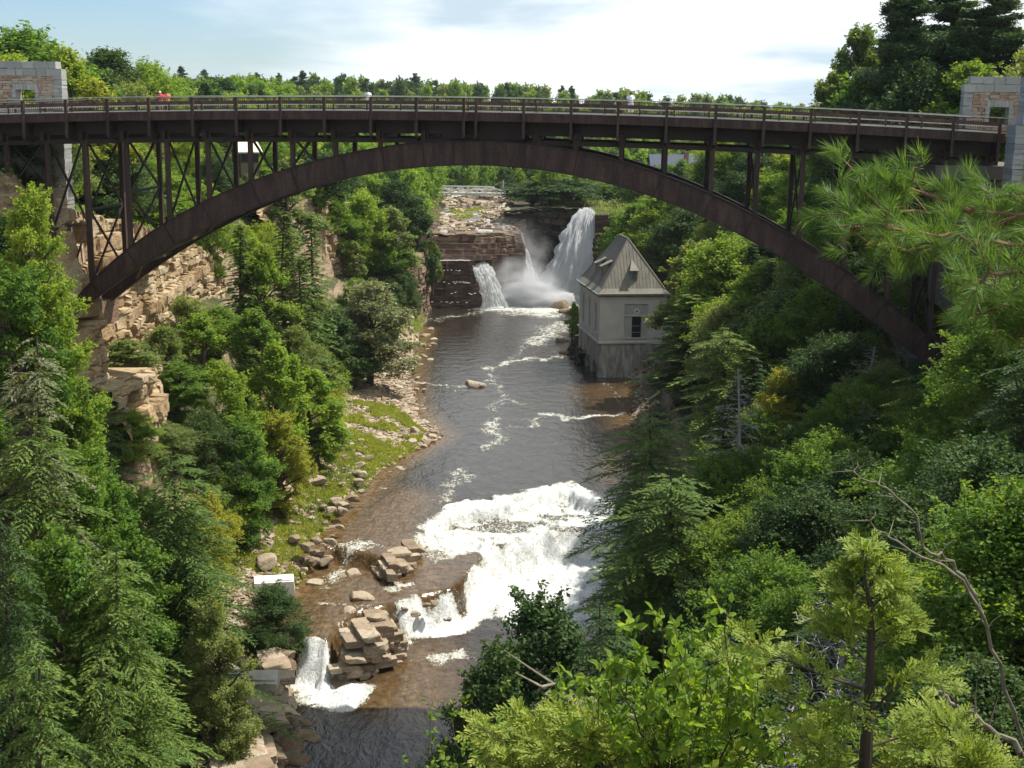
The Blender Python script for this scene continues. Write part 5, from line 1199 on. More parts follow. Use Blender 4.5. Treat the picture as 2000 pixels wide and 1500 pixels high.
# ---- far wood as one mass, and the pines that stand out on the skyline
SKY = np.array([(0, 100), (230, 150), (330, 158), (440, 160), (560, 158), (640, 152), (700, 160), (800, 166), (900, 168), (1000, 172), (1100, 178), (1150, 188), (1210, 184), (1300, 196), (1380, 192), (1450, 200), (1550, 210), (1650, 216), (2000, 224)], float)
rng = np.random.RandomState(77)
fw = {'leaf_far': [MB(), 'broad'], 'b': [MB(), 'dark'], 'c': [MB(), 'olive']}
protoF = [broad(300+i, 10, 3.8, 16, 1100, .95, base=.05)[1] for i in range(4)]
protoF = [np.concatenate(p.V) for p in protoF]
for k in range(760):
    Y = rng.uniform(455, 760); px = rng.uniform(60, 1990); p = atY(px, 300, Y); zg = float(ground(p[0], Y)); H = rng.uniform(9, 14)
    top = np.interp(px, SKY[:, 0], SKY[:, 1])+rng.uniform(-7, 16)
    zmax = atY(px, top, Y)[2]
    if Y > 640: H = zmax-zg
    else: H = min(H, zmax-zg)
    if H < 4: continue
    H = min(H, 19); zg2 = zg
    V = protoF[rng.randint(4)].copy(); s_ = H/10; wf = max(.9, min(1.3, s_)); V = V*[wf, wf, s_]+[p[0], Y, zg2]
    mbq = list(fw.values())[rng.randint(3)][0]; mbq.add(V, np.arange(len(V)).reshape(-1, 4), a=np.random.rand(len(V)//4))
for nm, (m_, mt_) in fw.items():
    o = m_.obj('distant_wood', LM[mt_]); tag(o, 'distant mixed wood covering the hill beyond the falls', kind='stuff')
for i, (px, pt, sc) in enumerate([(352, 126, 1), (398, 134, 1.1), (372, 150, .8), (428, 150, .9), (500, 140, 1), (543, 140, .9), (575, 146, 1), (592, 136, 1.2), (655, 148, .9), (716, 150, 1), (745, 156, .9), (811, 140, 1.3), (852, 152, .9), (886, 154, .8), (940, 160, .9), (992, 157, .9), (1098, 165, .8), (1116, 165, .9), (1207, 176, 1.1), (1262, 190, .8), (1378, 190, 1), (1402, 192, .9), (1532, 205, .8), (1500, 206, .8)]):
    T('pF%d' % (i % 3), 'pine' if i % 3 else 'dark', px, pt, 660+(i*37 % 60), 26*sc, 'dark pine standing out on the far skyline above the bridge deck', 'pines on the far skyline', hmax=20)
# ---- undergrowth
def undergrowth(name, label, n, region, leaf, per, rad, mat, hgt=.8, seed=0, thr=-.2):
    rng = np.random.RandomState(seed); y = rng.uniform(region[2], region[3], n)
    a = np.array([region[0](v) for v in y]); b = np.array([region[1](v) for v in y]); x = a+(b-a)*rng.rand(n)
    m = fbm(x*.12, y*.12, s=seed+60) > thr; x, y = x[m], y[m]; n = len(x)
    C = np.repeat(np.stack([x, y], 1), per, 0)+rng.normal(size=(n*per, 2))*rad
    px, py = proj(np.stack([C[:, 0], C[:, 1], np.zeros(len(C))+5], 1).T.T) if False else (None, None)
    z = ground(C[:, 0], C[:, 1])+np.repeat(rng.uniform(.3, 1, n), per)*hgt*rng.rand(n*per)
    mb = MB(); k = n*per; s_ = leaf*rng.uniform(.6, 1.3, k)
    mb.leaves(np.column_stack([C, z]), sph(rng, k), tilt_normals(rng, k, 1.2), s_, s_*.6)
    o = mb.obj(name, LM[mat]); tag(o, label, kind='stuff')
undergrowth('ground_cover', 'low leafy undergrowth on the right slope', 4200, (lambda y: xi(9)(y), lambda y: xi(11)(y)+8, 18, 290), .30, 36, .75, 'broad', 1.4, 1)
undergrowth('ground_cover', 'dark fern undergrowth on the right slope', 2600, (lambda y: xi(9)(y)-.5, lambda y: xi(10)(y), 15, 250), .26, 36, .7, 'dark', 1.0, 2)
undergrowth('ground_cover', 'low leafy undergrowth on the left terrace', 2600, (lambda y: xi(3)(y)+.5, lambda y: xi(4)(y)+.5, 55, 262), .26, 36, .7, 'bright', 1.1, 3, -.35)
undergrowth('ground_cover', 'undergrowth on the left foreground slope', 1800, (lambda y: xi(3)(y)-3, lambda y: xi(5)(y)-1, 50, 98), .2, 40, .6, 'broad', 1.0, 4)
undergrowth('ground_cover', 'grass and low bushes on the left rim', 2600, (lambda y: -70, lambda y: xi(2)(y)-1, 104, 320), .34, 32, .9, 'bright', .9, 5)
undergrowth('ground_cover', 'bushes on the valley floor beyond the falls', 3600, (lambda y: xi(9)(y)+1.5, lambda y: 120, 285, 470), .6, 24, 1.4, 'olive', 1.8, 6)
undergrowth('ground_cover', 'bushes left of the upper river', 1500, (lambda y: -90, lambda y: xi(5)(y)-.5, 296, 470), .6, 24, 1.4, 'broad', 1.8, 7)
# ---- grass on the gravel bar
def grassarea(polys, n, mat, name, label, seed, hgt=.48, w_=.085):
    rng = np.random.RandomState(seed); mb = MB()
    for px_, z in polys:
        P = W2(px_, z); lo, hi = P.min(0), P.max(0); k = int(1.7*n*((hi-lo).prod())/60)
        X = rng.uniform(lo[0], hi[0], k); Y_ = rng.uniform(lo[1], hi[1], k); m = inpoly(X, Y_, P) & (fbm(X*.45, Y_*.45, s=seed+70, o=3) > -.2); X, Y_ = X[m], Y_[m]; k = len(X)
        h = hgt*rng.uniform(.4, 1.3, k); C = np.column_stack([X, Y_, ground(X, Y_)+h*.4]); D = unit(rng.normal(size=(k, 3))*.45+[0, 0, 1])
        mb.leaves(C, D, sph(rng, k), h, w_*rng.uniform(.7, 1.6, k))
    o = mb.obj(name, LM[mat]); tag(o, label, kind='stuff')
GA = [([(690, 800), (770, 790), (830, 835), (800, 905), (740, 930), (660, 935), (640, 870)], 1), ([(590, 960), (680, 940), (700, 985), (680, 1020), (620, 1075), (590, 1115), (530, 1110), (540, 1030)], 1), ([(470, 1080), (540, 1090), (520, 1120), (480, 1120)], 0)]
grassarea(GA, 7500, 'grass', 'grass', 'patches of bright green grass on the gravel bar', 5)
grassarea([([(640, 860), (760, 930), (700, 1000), (600, 1040), (560, 1000)], 1)], 2500, 'olive', 'weeds', 'sparse weeds between the stones of the gravel bar', 9, .5, .12)
# grassy patch on the upper ledges
rng = np.random.RandomState(4); k = 5000; X = rng.uniform(-16.5, -7, k); Y_ = rng.uniform(322, 345, k); mb = MB(); mb.leaves(np.column_stack([X, Y_, ground(X, Y_)+.35]), unit(rng.normal(size=(k, 3))*.5+[0, 0, 1]), sph(rng, k), .7, .3)
o = mb.obj('grass', LM['grass']); tag(o, 'grassy patch on the ledges of the upper river', kind='stuff')
# ================================================================== rocks
def rockmesh(seed, sx=1, sy=.8, sz=.4, flat=True):
    rng = np.random.RandomState(seed); import bmesh
    bm = bmesh.new(); bmesh.ops.create_icosphere(bm, subdivisions=3, radius=1)
    V = np.array([v.co[:] for v in bm.verts]); F = np.array([[v.index for v in f.verts] for f in bm.faces]); bm.free()
    p = 3.5+rng.rand()*5; n = (np.abs(V)**p).sum(1)**(1/p); V = V/n[:, None]
    V += .16*fbm(V[:, 0]*1.3, V[:, 1]*1.3, V[:, 2]*1.3, s=seed, o=3)[:, None]*V
    for q in range(5):
        d = sph(rng, 1)[0]; h = rng.uniform(.62, .85); s_ = V @ d; V -= np.outer(np.clip(s_-h, 0, None), d)*.9
    V *= [sx/2, sy/2, sz/2]; mb = MB(); mb.add(V, T=F, a=rng.rand()); return mb
ROCKP = [rockmesh(500+i, 1, .75, .32+.06*i).mesh('slab_shape', M_SLAB) for i in range(6)]
RB = [rockmesh(520+i, 1, .8, .6).mesh('boulder_shape', M_ROCKB) for i in range(4)]
def rock(px, py, z, size, kind, label, group=None, rz=None, name='boulder', sink=.25):
    p = atZ(px, py, z); g = max(float(ground(p[0], p[1])), z-.6)
    o = bpy.data.objects.new(name, (ROCKP if kind == 's' else RB)[_rt.randint(len(ROCKP if kind == 's' else RB))]); COL.objects.link(o)
    o.location = (p[0], p[1], g+size*.12); o.rotation_euler = (_rt.uniform(-.2, .2), _rt.uniform(-.2, .2), _rt.rand()*6.28 if rz is None else rz); o.scale = (size, size, size*(1 if kind == 's' else .9))
    tag(o, label, 'rock', group); return o
rng = np.random.RandomState(8)
barpoly = [((830, 700), .2), ((815, 720), .2), ((790, 760), .2), ((835, 805), .2), ((860, 850), .2), ((820, 890), .2), ((740, 960), .2), ((690, 1010), .2), ((640, 1060), .2), ((600, 1100), 0)]
for k in range(95):
    i = rng.randint(len(barpoly)-1); (a, b), z = barpoly[i]; (c, d), _ = barpoly[i+1]; t = rng.rand()
    rock(a+(c-a)*t-rng.exponential(22), b+(d-b)*t+rng.uniform(-8, 8), .2, rng.uniform(.5, 1.5), 's', 'flat sandstone slab lying along the edge of the gravel bar', 'slabs along the water edge of the bar')
for k in range(60):
    px, py = rng.uniform(560, 720), rng.uniform(850, 1060)
    if px < 1180-.62*py or px > 1280-.6*py: continue
    rock(px, py, 1.5, rng.uniform(.6, 1.6), 's', 'tan sandstone slab on the upper part of the gravel bar', 'slabs on the upper gravel bar')
for k in range(55):
    px, py = rng.uniform(690, 830), rng.uniform(690, 790)
    if px+.9*(790-py)*.5 > 850 or px < 700+(790-py)*.3: continue
    rock(px, py, .8, rng.uniform(.6, 1.7), 's', 'pale slab in the rubble below the round grey-green tree', 'slabs in the rubble upstream')
for px, py, z, s_, kd, lab in [(926, 752, 0, 3.6, 's', 'pale flat rock standing alone in the middle of the river'), (612, 945, 1.5, 2.6, 's', 'large grey slab below the low cliff'), (520, 1090, 1, 2.4, 's', 'reddish slab near the white concrete block'),
    (637, 1088, -.4, 2.0, 's', 'square slab at the grassy tip of the bar'), (615, 1130, -.8, 1.4, 's', 'reddish slab in the shallows left of the small rapids'), (725, 1042, -.1, 1.3, 's', 'thin dark slab lying in shallow water'), (690, 1115, -1, 1.8, 's', 'slab between the small rapids, upper one'),
    (668, 1122, -1.1, 1.5, 's', 'slab between the small rapids, lower one'), (680, 1190, -1.2, 1.8, 's', 'flat slab just above the rock island'), (705, 1165, -1.2, 2.6, 's', 'long flat slab at the head of the rock island'), (560, 1240, -1, 1.6, 'b', 'squared boulder at the left bank beside the small fall'), (555, 1270, -1.5, 1.7, 'b', 'squared boulder below the first one at the left bank'),
    (565, 1290, -2, 1.5, 'b', 'low boulder at the edge of the small fall'), (590, 1430, -4, 2.2, 'b', 'rounded wet boulder at the foot of the rock shelf, upper one'), (570, 1450, -4, 2.4, 'b', 'long tilted boulder at the foot of the rock shelf'), (612, 1440, -4, 1.6, 'b', 'dark oval boulder in the water below the small fall'),
    (560, 1475, -4, 2.2, 'b', 'boulder at the foot of the rock shelf near the bottom edge'), (585, 1480, -4, 1.8, 'b', 'smooth boulder half in the water at the bottom edge'), (540, 1495, -4, 2.0, 'b', 'boulder cut by the bottom edge of the frame'), (600, 1405, -4, 1.4, 'b', 'small boulder just below the small fall'),
    (375, 1370, -1, 1.9, 'b', 'upright block of red stone among the shaded rubble'), (405, 1385, -1, 1.7, 's', 'pale grey slab among the shaded rubble'), (460, 1350, -1, 2.4, 's', 'thin slab on the rock shelf below the concrete blocks'), (320, 1440, -1, 1.0, 'b', 'small pale pink boulder left of the rock shelf'),
    (385, 1478, -1, .9, 's', 'small pale stone at the near end of the rock shelf'), (1095, 665, 0, 3, 'b', 'dark boulder in the water left of the powerhouse'), (1105, 690, 0, 2.4, 'b', 'dark boulder against the powerhouse corner'), (1090, 600, 0, 5, 'b', 'broad dark rock at the foot of the great fall'), (1110, 610, 0, 4, 'b', 'dark rock between the great fall and the bush')]:
    rock(px, py, z, s_, kd, lab)
for k in range(26):
    rock(rng.uniform(1250, 1275), rng.uniform(830, 900), .2, rng.uniform(.6, 1.4), 'b', 'brown stone on the right bank above the rapids', 'stones of the right bank')
for k in range(14):
    rock(rng.uniform(1190, 1225), rng.uniform(772, 800), .1, rng.uniform(.5, 1.1), 's', 'stone at the right bank below the powerhouse', 'stones below the powerhouse')
for k in range(30):
    rock(rng.uniform(640, 880), rng.uniform(1085, 1200), -1.2, rng.uniform(.4, 1.1), 's', 'small slab in the shallows above the rock island', 'slabs in the shallows')
for k in range(40):
    rock(rng.uniform(300, 420), rng.uniform(1310, 1490), -1.5, rng.uniform(.5, 1.3), 'b', 'shaded rubble stone left of the rock shelf', 'rubble stones left of the rock shelf')
for k in range(26):
    rock(rng.uniform(790, 850), rng.uniform(640, 700), .2, rng.uniform(.8, 2), 's', 'layered slab at the foot of the straight rock wall', 'slabs at the foot of the rock wall')
# rubble too small to count
def rubble(n, xf, yr, size, label, seed, mat=M_SLAB):
    rng = np.random.RandomState(seed); mb = MB(); y = rng.uniform(*yr, n); x = np.array([rng.uniform(*xf(v)) for v in y]); z = ground(x, y)
    for a, b, c in zip(x, y, z):
        s_ = size*rng.uniform(.4, 1.4); th = rng.rand()*6.28; t2 = rng.uniform(-.4, .4); ca, sa_ = math.cos(th), math.sin(th)
        M = np.array([[ca, -sa_, 0], [sa_, ca, 0], [0, 0, 1]]) @ np.array([[1, 0, 0], [0, math.cos(t2), -math.sin(t2)], [0, math.sin(t2), math.cos(t2)]])
        mb.box((a, b, c+s_*.08), (s_, s_*.7, s_*.28), M, a=rng.rand(), jit=s_*.12)
    o = mb.obj('rubble', mat); tag(o, label, kind='stuff')
rubble(7000, lambda y: (xi(4)(y)+.3, xi(5)(y)+.8), (104, 222), .55, 'loose flat stones covering the gravel bar', 1)
rubble(1500, lambda y: (xi(3)(y)+1, xi(4)(y)), (104, 215), .6, 'scree on the left terrace', 2)
rubble(1500, lambda y: (xi(8)(y)-.5, xi(8)(y)+2.5), (80, 290), .6, 'brown stones along the right bank', 3, M_ROCKB)
rubble(1600, lambda y: (xi(5)(y)+1, xi(8)(y)), (296, 420), 1.6, 'broken sandstone ledges in the upper river', 4, M_SLAB)
# blocky outcrops
def stoneshape(seed):
    rng = np.random.RandomState(seed); import bmesh
    bm = bmesh.new(); bmesh.ops.create_cube(bm, size=2); bmesh.ops.subdivide_edges(bm, edges=bm.edges[:], cuts=4, use_grid_fill=True); bmesh.ops.triangulate(bm, faces=bm.faces[:])
    V = np.array([v_.co[:] for v_ in bm.verts]); F = np.array([[q_.index for q_ in f.verts] for f in bm.faces]); bm.free()
    V = V+rng.uniform(-.025, .025, V.shape); V = V*(1+.05*fbm(V[:, 0]*1.5, V[:, 1]*1.5, V[:, 2]*1.5, s=seed, o=3)[:, None]); V[:, 0] *= 1+.16*V[:, 1]*rng.uniform(-1, 1); V[:, 1] *= 1+.16*V[:, 0]*rng.uniform(-1, 1)
    for q in range(6):
        d = sph(rng, 1)[0]*[1, 1, .35]; d /= np.linalg.norm(d); h = rng.uniform(1.0, 1.3); V -= np.outer(np.clip(V @ d-h, 0, None), d)
    return V/2, F
_s = [stoneshape(700+i) for i in range(10)]; STV = [a for a, b in _s]; STF = _s[0][1]
def blockpile(name, label, px_, z0, ztopf, cell, seed, mat=M_SLAB, jit=.1, ang=.35):
    P = W2(px_, z0); rng = np.random.RandomState(seed); c, s = math.cos(ang), math.sin(ang); Rm = np.array([[c, -s], [s, c]]); Q = P @ Rm; lo, hi = Q.min(0), Q.max(0); mb = MB(); M = np.array([[c, s, 0], [-s, c, 0], [0, 0, 1]])
    lay = 0; z = z0-1.5; top = max(ztopf(0), ztopf(1))
    while z < top:
        h = rng.uniform(.28, .62); x = lo[0]-rng.rand()
        shr = max(0, (z-z0)*.18)
        while x < hi[0]:
            wq = rng.uniform(.7, 2.1)*cell; y = lo[1]-rng.rand()
            while y < hi[1]:
                lq = rng.uniform(.6, 1.9)*cell; cq = np.array([x+wq/2, y+lq/2]); cw = Rm @ cq
                t = (cq[1]-lo[1])/(hi[1]-lo[1])
                if inpoly(np.array([cw[0]]), np.array([cw[1]]), P)[0] and z < ztopf(t)+rng.uniform(-.3, .3) and polyd(np.array([cw[0]]), np.array([cw[1]]), list(P)+[P[0]])[0] > shr*rng.uniform(.3, 1.2):
                    sv = STV[rng.randint(len(STV))]; th = -ang+rng.choice([0, PI])+rng.uniform(-.12, .12)*jit*8; ca, sa_ = math.cos(th), math.sin(th)
                    mb.add((sv*[(wq+.18), (lq+.18), h+.10]) @ np.array([[ca, sa_*-1, 0], [sa_, ca, 0], [0, 0, 1]])+[cw[0], cw[1], z+h/2], T=STF, a=rng.rand())
                y += lq
            x += wq
        z += h
    o = mb.obj(name, mat); tag(o, label, 'rock outcrop'); return o
blockpile('rock_island', 'blocky brown rock island between the small fall and the main rapids', [(648, 1322, -4), (655, 1275, -1.2), (680, 1235, -.9), (705, 1195, -.8), (765, 1188, -.8), (795, 1225, -1), (792, 1275, -4), (750, 1305, -4), (690, 1330, -4)], -4, lambda t: -1.5+1.1*min(1, max(0, t*1.3)), 1.1, 3)
blockpile('rock_outcrop', 'flat blocky ledge at the left end of the rapids', [(733, 1118), (775, 1085), (812, 1072), (815, 1095), (790, 1125), (765, 1140), (740, 1135)], -1.4, lambda t: -.25, .95, 4)
blockpile('rock_shelf', 'long stone shelf along the left bank at the bottom of the frame', [(380, 1560), (400, 1480), (425, 1420), (500, 1345), (545, 1300), (557, 1335), (555, 1390), (530, 1470), (505, 1560)], -3.2, lambda t: -1.6, 1.3, 5, M_SLAB, .14)
# concrete blocks
for pts, lab, mat in (((535, 1142, -.4, 3.6, 2.0, 1.3, .2), 'white concrete block on the left bank above the small fall', M_WHITE), ((440, 1322, -.9, 2.8, 1.5, .8, -.1), 'grey cut stone block on the shaded bank, left one of two', M_CONC), ((505, 1330, -1, 2.9, 2.3, .8, .05), 'grey cut stone block at the edge of the rock shelf, right one of two', M_CONC)):
    px, py, z, a, b, h, rz = pts; p = atZ(px, py, z); mb = MB(); c, s = math.cos(rz), math.sin(rz)
    mb.box((p[0], p[1], z-h*.1), (a, b, h), np.array([[c, -s, 0], [s, c, 0], [0, 0, 1]]), jit=.08); mb.box((p[0]+.2, p[1]+.1, z+h*.42), (a*.8, b*.75, h*.12), np.array([[c, -s, 0], [s, c, 0], [0, 0, 1]]), jit=.05)
    o = mb.obj('concrete_block', mat); tag(o, lab, 'block')
for (a, b, c, d), lab in (((632, 890, 655, 835), 'bleached log leaning on the grassy bank, left one'), ((668, 865, 678, 838), 'bleached log leaning on the grassy bank, right one'), ((690, 806, 770, 814), 'thin driftwood pole lying on the bar')):
    p, q = atZ(a, b, 1.6), atZ(c, d, 2.6 if c-a < 40 else 1.6); mb = MB(); mb.tube(np.linspace(p, q, 5), [.13, .12, .11, .09, .06], 7); o = mb.obj('driftwood_log', BKG); tag(o, lab, 'log')

# ================================================================== waterfalls
def fallmesh(name, label, left, right, seed, thick=1.0, nu=60, nv=110, rough=.5, strands=.5):
    """left/right: lists of (x,y,z) from lip to foot"""
    def rs(P, n):
        P = np.array(P, float); s = np.concatenate([[0], np.cumsum(np.linalg.norm(np.diff(P, axis=0), axis=1))]); t = np.linspace(0, s[-1], n)
        # smooth by Catmull-like cubic through np.interp of many samples
        Q = np.stack([np.interp(t, s, P[:, k]) for k in range(3)], 1)
        for _ in range(12): Q[1:-1] = (Q[:-2]+2*Q[1:-1]+Q[2:])/4
        return Q
    A, B = rs(left, nv), rs(right, nv); u = np.linspace(0, 1, nu)[None, :, None]; V = A[:, None, :]*(1-u)+B[:, None, :]*u
    v = np.linspace(0, 1, nv)[:, None]; uu = np.linspace(0, 1, nu)[None, :]
    wd = np.linalg.norm(B-A, axis=1).mean()
    bulge = np.sin(PI*uu)**.5*thick
    n1 = fbm(uu*wd*1.1+0*v, v*nv*.035+0*uu, s=seed, o=4)*rough*(.4+v); n2 = fbm(uu*wd*4.5+v*3, v*11+0*uu, s=seed+3, o=4)*rough*strands*1.3
    off = (bulge+n1+n2)
    sidev = unit(B-A); outv = unit(np.cross(sidev, unit(np.gradient(A, axis=0)))) ; outv[outv[:, 1] > 0] *= -1
    Fv = V+outv[:, None, :]*off[:, :, None]+sidev[:, None, :]*(fbm(v*14+0*uu, uu*3+0*v, s=seed+5)*rough*.8*np.abs(uu*2-1)**2)[:, :, None]
    Bk = V-outv[:, None, :]*.4
    mb = MB(); mb.grid(Fv); o = mb.obj(name, M_FALL, smooth=True); tag(o, label, 'waterfall'); return o
def A_(px, py, Y): return tuple(atY(px, py, Y))
fallmesh('waterfall', 'wide great waterfall plunging from the right rim beside the powerhouse',
   [A_(1126, 423, 293), A_(1112, 434, 291), A_(1092, 466, 288.5), A_(1080, 500, 286.5), A_(1062, 530, 285), A_(1050, 562, 284), A_(1042, 598, 283)],
   [A_(1168, 423, 291), A_(1163, 432, 290), A_(1159, 470, 288), A_(1157, 510, 286), A_(1155, 545, 285), A_(1146, 575, 284), A_(1128, 594, 283)], 3, 2.2, 70, 130, .8, .35)
fallmesh('waterfall', 'thin middle waterfall sliding down beside the dark wall',
   [A_(1012, 480, 293.5), A_(1020, 486, 292), A_(1026, 505, 291), A_(1032, 530, 290), A_(1036, 560, 288.5), A_(1040, 592, 287)],
   [A_(1022, 481, 293), A_(1031, 489, 291), A_(1037, 508, 290), A_(1043, 530, 289), A_(1048, 560, 288), A_(1054, 592, 287)], 6, .5, 24, 90, .35)
fallmesh('waterfall', 'left waterfall pouring off the end of the wet black ledge',
   [A_(913, 509, 279.5), A_(919, 511, 277.5), A_(926, 528, 276), A_(934, 552, 275), A_(939, 578, 274.3), A_(941, 603, 274)],
   [A_(948, 510, 282), A_(957, 513, 280.5), A_(967, 532, 279), A_(976, 556, 277.8), A_(985, 580, 276.6), A_(998, 604, 275.4)], 9, .35, 60, 100, .55, .6)
# thin films on the wet ledge, and little cascades of the upper river
for k, (a, b, c, d, Ya, lab) in enumerate([(859, 452, 874, 458, 287.0, 'small white spill on the upper ledge, left one'), (933, 451, 962, 459, 287.2, 'small white spill on the upper ledge, right one'), (950, 430, 957, 441, 303, 'short slanting cascade above the upper ledge')]):
    fallmesh('small_cascade', lab, [A_(a, b-2, Ya+.8), A_(a, b, Ya), A_(a+1, d, Ya-.7)], [A_(c, b-2, Ya+.8), A_(c, b, Ya), A_(c, d, Ya-.7)], 20+k, .06, 24, 24, .12)
for k, (a, c, y0, Ya) in enumerate([(852, 918, 508.5, 275.6), (850, 925, 552, 275.0), (845, 930, 573, 274.2), (838, 925, 590, 273.3), (842, 900, 528, 275.4)]):
    mb = MB(); n = 50; tt = np.linspace(0, 1, n); rngq = np.random.RandomState(k)
    for t0, t1 in zip(tt[:-3:2], tt[3::2]):
        if k and rngq.rand() < .62: continue
        yy_ = y0+rngq.uniform(-1, 1)*(.3 if k == 0 else 1.8); P_ = np.array([atY(a+(c-a)*(t0+(t1-t0)*w_), yy_+rngq.uniform(-.5, .5), Ya-.25) for w_ in (0, .35, .7, 1)]); mb.tube(P_, np.array([.02, .09, .07, .02])*(1.4 if k == 0 else rngq.uniform(.6, 1.1)), 5)
    o = mb.obj('water_rill', M_FALL); tag(o, ['white line of water along the top of the wet black ledge', 'broken white rill across the middle of the wet black face', 'broken white rill on the lower steps of the wet black face', 'lowest broken white rill on the wet black face', 'faint white rill just below the top of the wet black face'][k], 'rill')
# spray
def mist(loc, rad, dens, seed, label):
    import bmesh
    bm = bmesh.new(); bmesh.ops.create_icosphere(bm, subdivisions=3, radius=1); me = bpy.data.meshes.new('mist'); bm.to_mesh(me); bm.free()
    o = bpy.data.objects.new('mist', me); COL.objects.link(o); o.location = loc; o.scale = rad
    m, t, out = newmat('spray'); pv = nn(t, 'ShaderNodeVolumePrincipled'); pv.inputs['Color'].default_value = (.97, .98, 1, 1)
    tc_ = nn(t, 'ShaderNodeTexCoord'); ln = nn(t, 'ShaderNodeVectorMath', operation='LENGTH'); lk(t, tc_.outputs['Object'], ln.inputs[0])
    f = mth(t, 'SUBTRACT', 1.0, ln.outputs['Value'], clamp=True); nz_ = noise(t, 2.4, 5, .65, tc_.outputs['Object'])
    f = mth(t, 'MULTIPLY', mth(t, 'MULTIPLY', f, dens), mth(t, 'POWER', mth(t, 'MULTIPLY', nz_, 1.35), 4.0)); lk(t, mth(t, 'MULTIPLY', f, 4.0), pv.inputs['Density']); pv.inputs['Anisotropy'].default_value = .3
    lk(t, pv.outputs[0], out.inputs['Volume']); me.materials.append(m); tag(o, label, kind='stuff')
c = atY(1015, 565, 281); mist(tuple(c), (9.5, 5.0, 7.5), .55, 1, 'spray rising from the foot of the waterfalls')
c = atY(1030, 590, 280); mist(tuple(c), (10.5, 5.0, 4.6), 3.0, 2, 'dense white spray over the plunge pool')
c = atY(1000, 500, 289); mist(tuple(c), (10, 6, 9), .09, 3, 'thin spray drifting up the dark wall')

def mound(px, py, Y, rad, seed, label):
    th = np.linspace(0, 2*PI, 60); ph_ = np.linspace(0, PI/2, 22); TT, PP_ = np.meshgrid(th, ph_); X = np.cos(TT)*np.cos(PP_); Yq = np.sin(TT)*np.cos(PP_); Zq = np.sin(PP_)
    k = 1+.28*fbm(X*2.2, Yq*2.2, Zq*2.2, s=seed, o=5)+.12*fbm(X*7, Yq*7, Zq*7, s=seed+1, o=3); c = atZ(px, py, -.2); c[:2] = atY(px, py, Y)[:2]
    mb = MB(); mb.grid(np.stack([X*k*rad[0]+c[0], Yq*k*rad[1]+c[1], Zq*k*rad[2]-.3], -1)); o = mb.obj('splash', M_FALL, smooth=True); tag(o, label, kind='stuff')
mound(1010, 590, 281, (6.5, 3.0, 4.0), 3, 'white splash where the falls meet'); mound(1085, 590, 282, (5.5, 2.6, 3.2), 5, 'white splash at the foot of the great fall')
mound(962, 598, 275, (3.0, 1.5, .9), 7, 'white splash at the foot of the left fall')

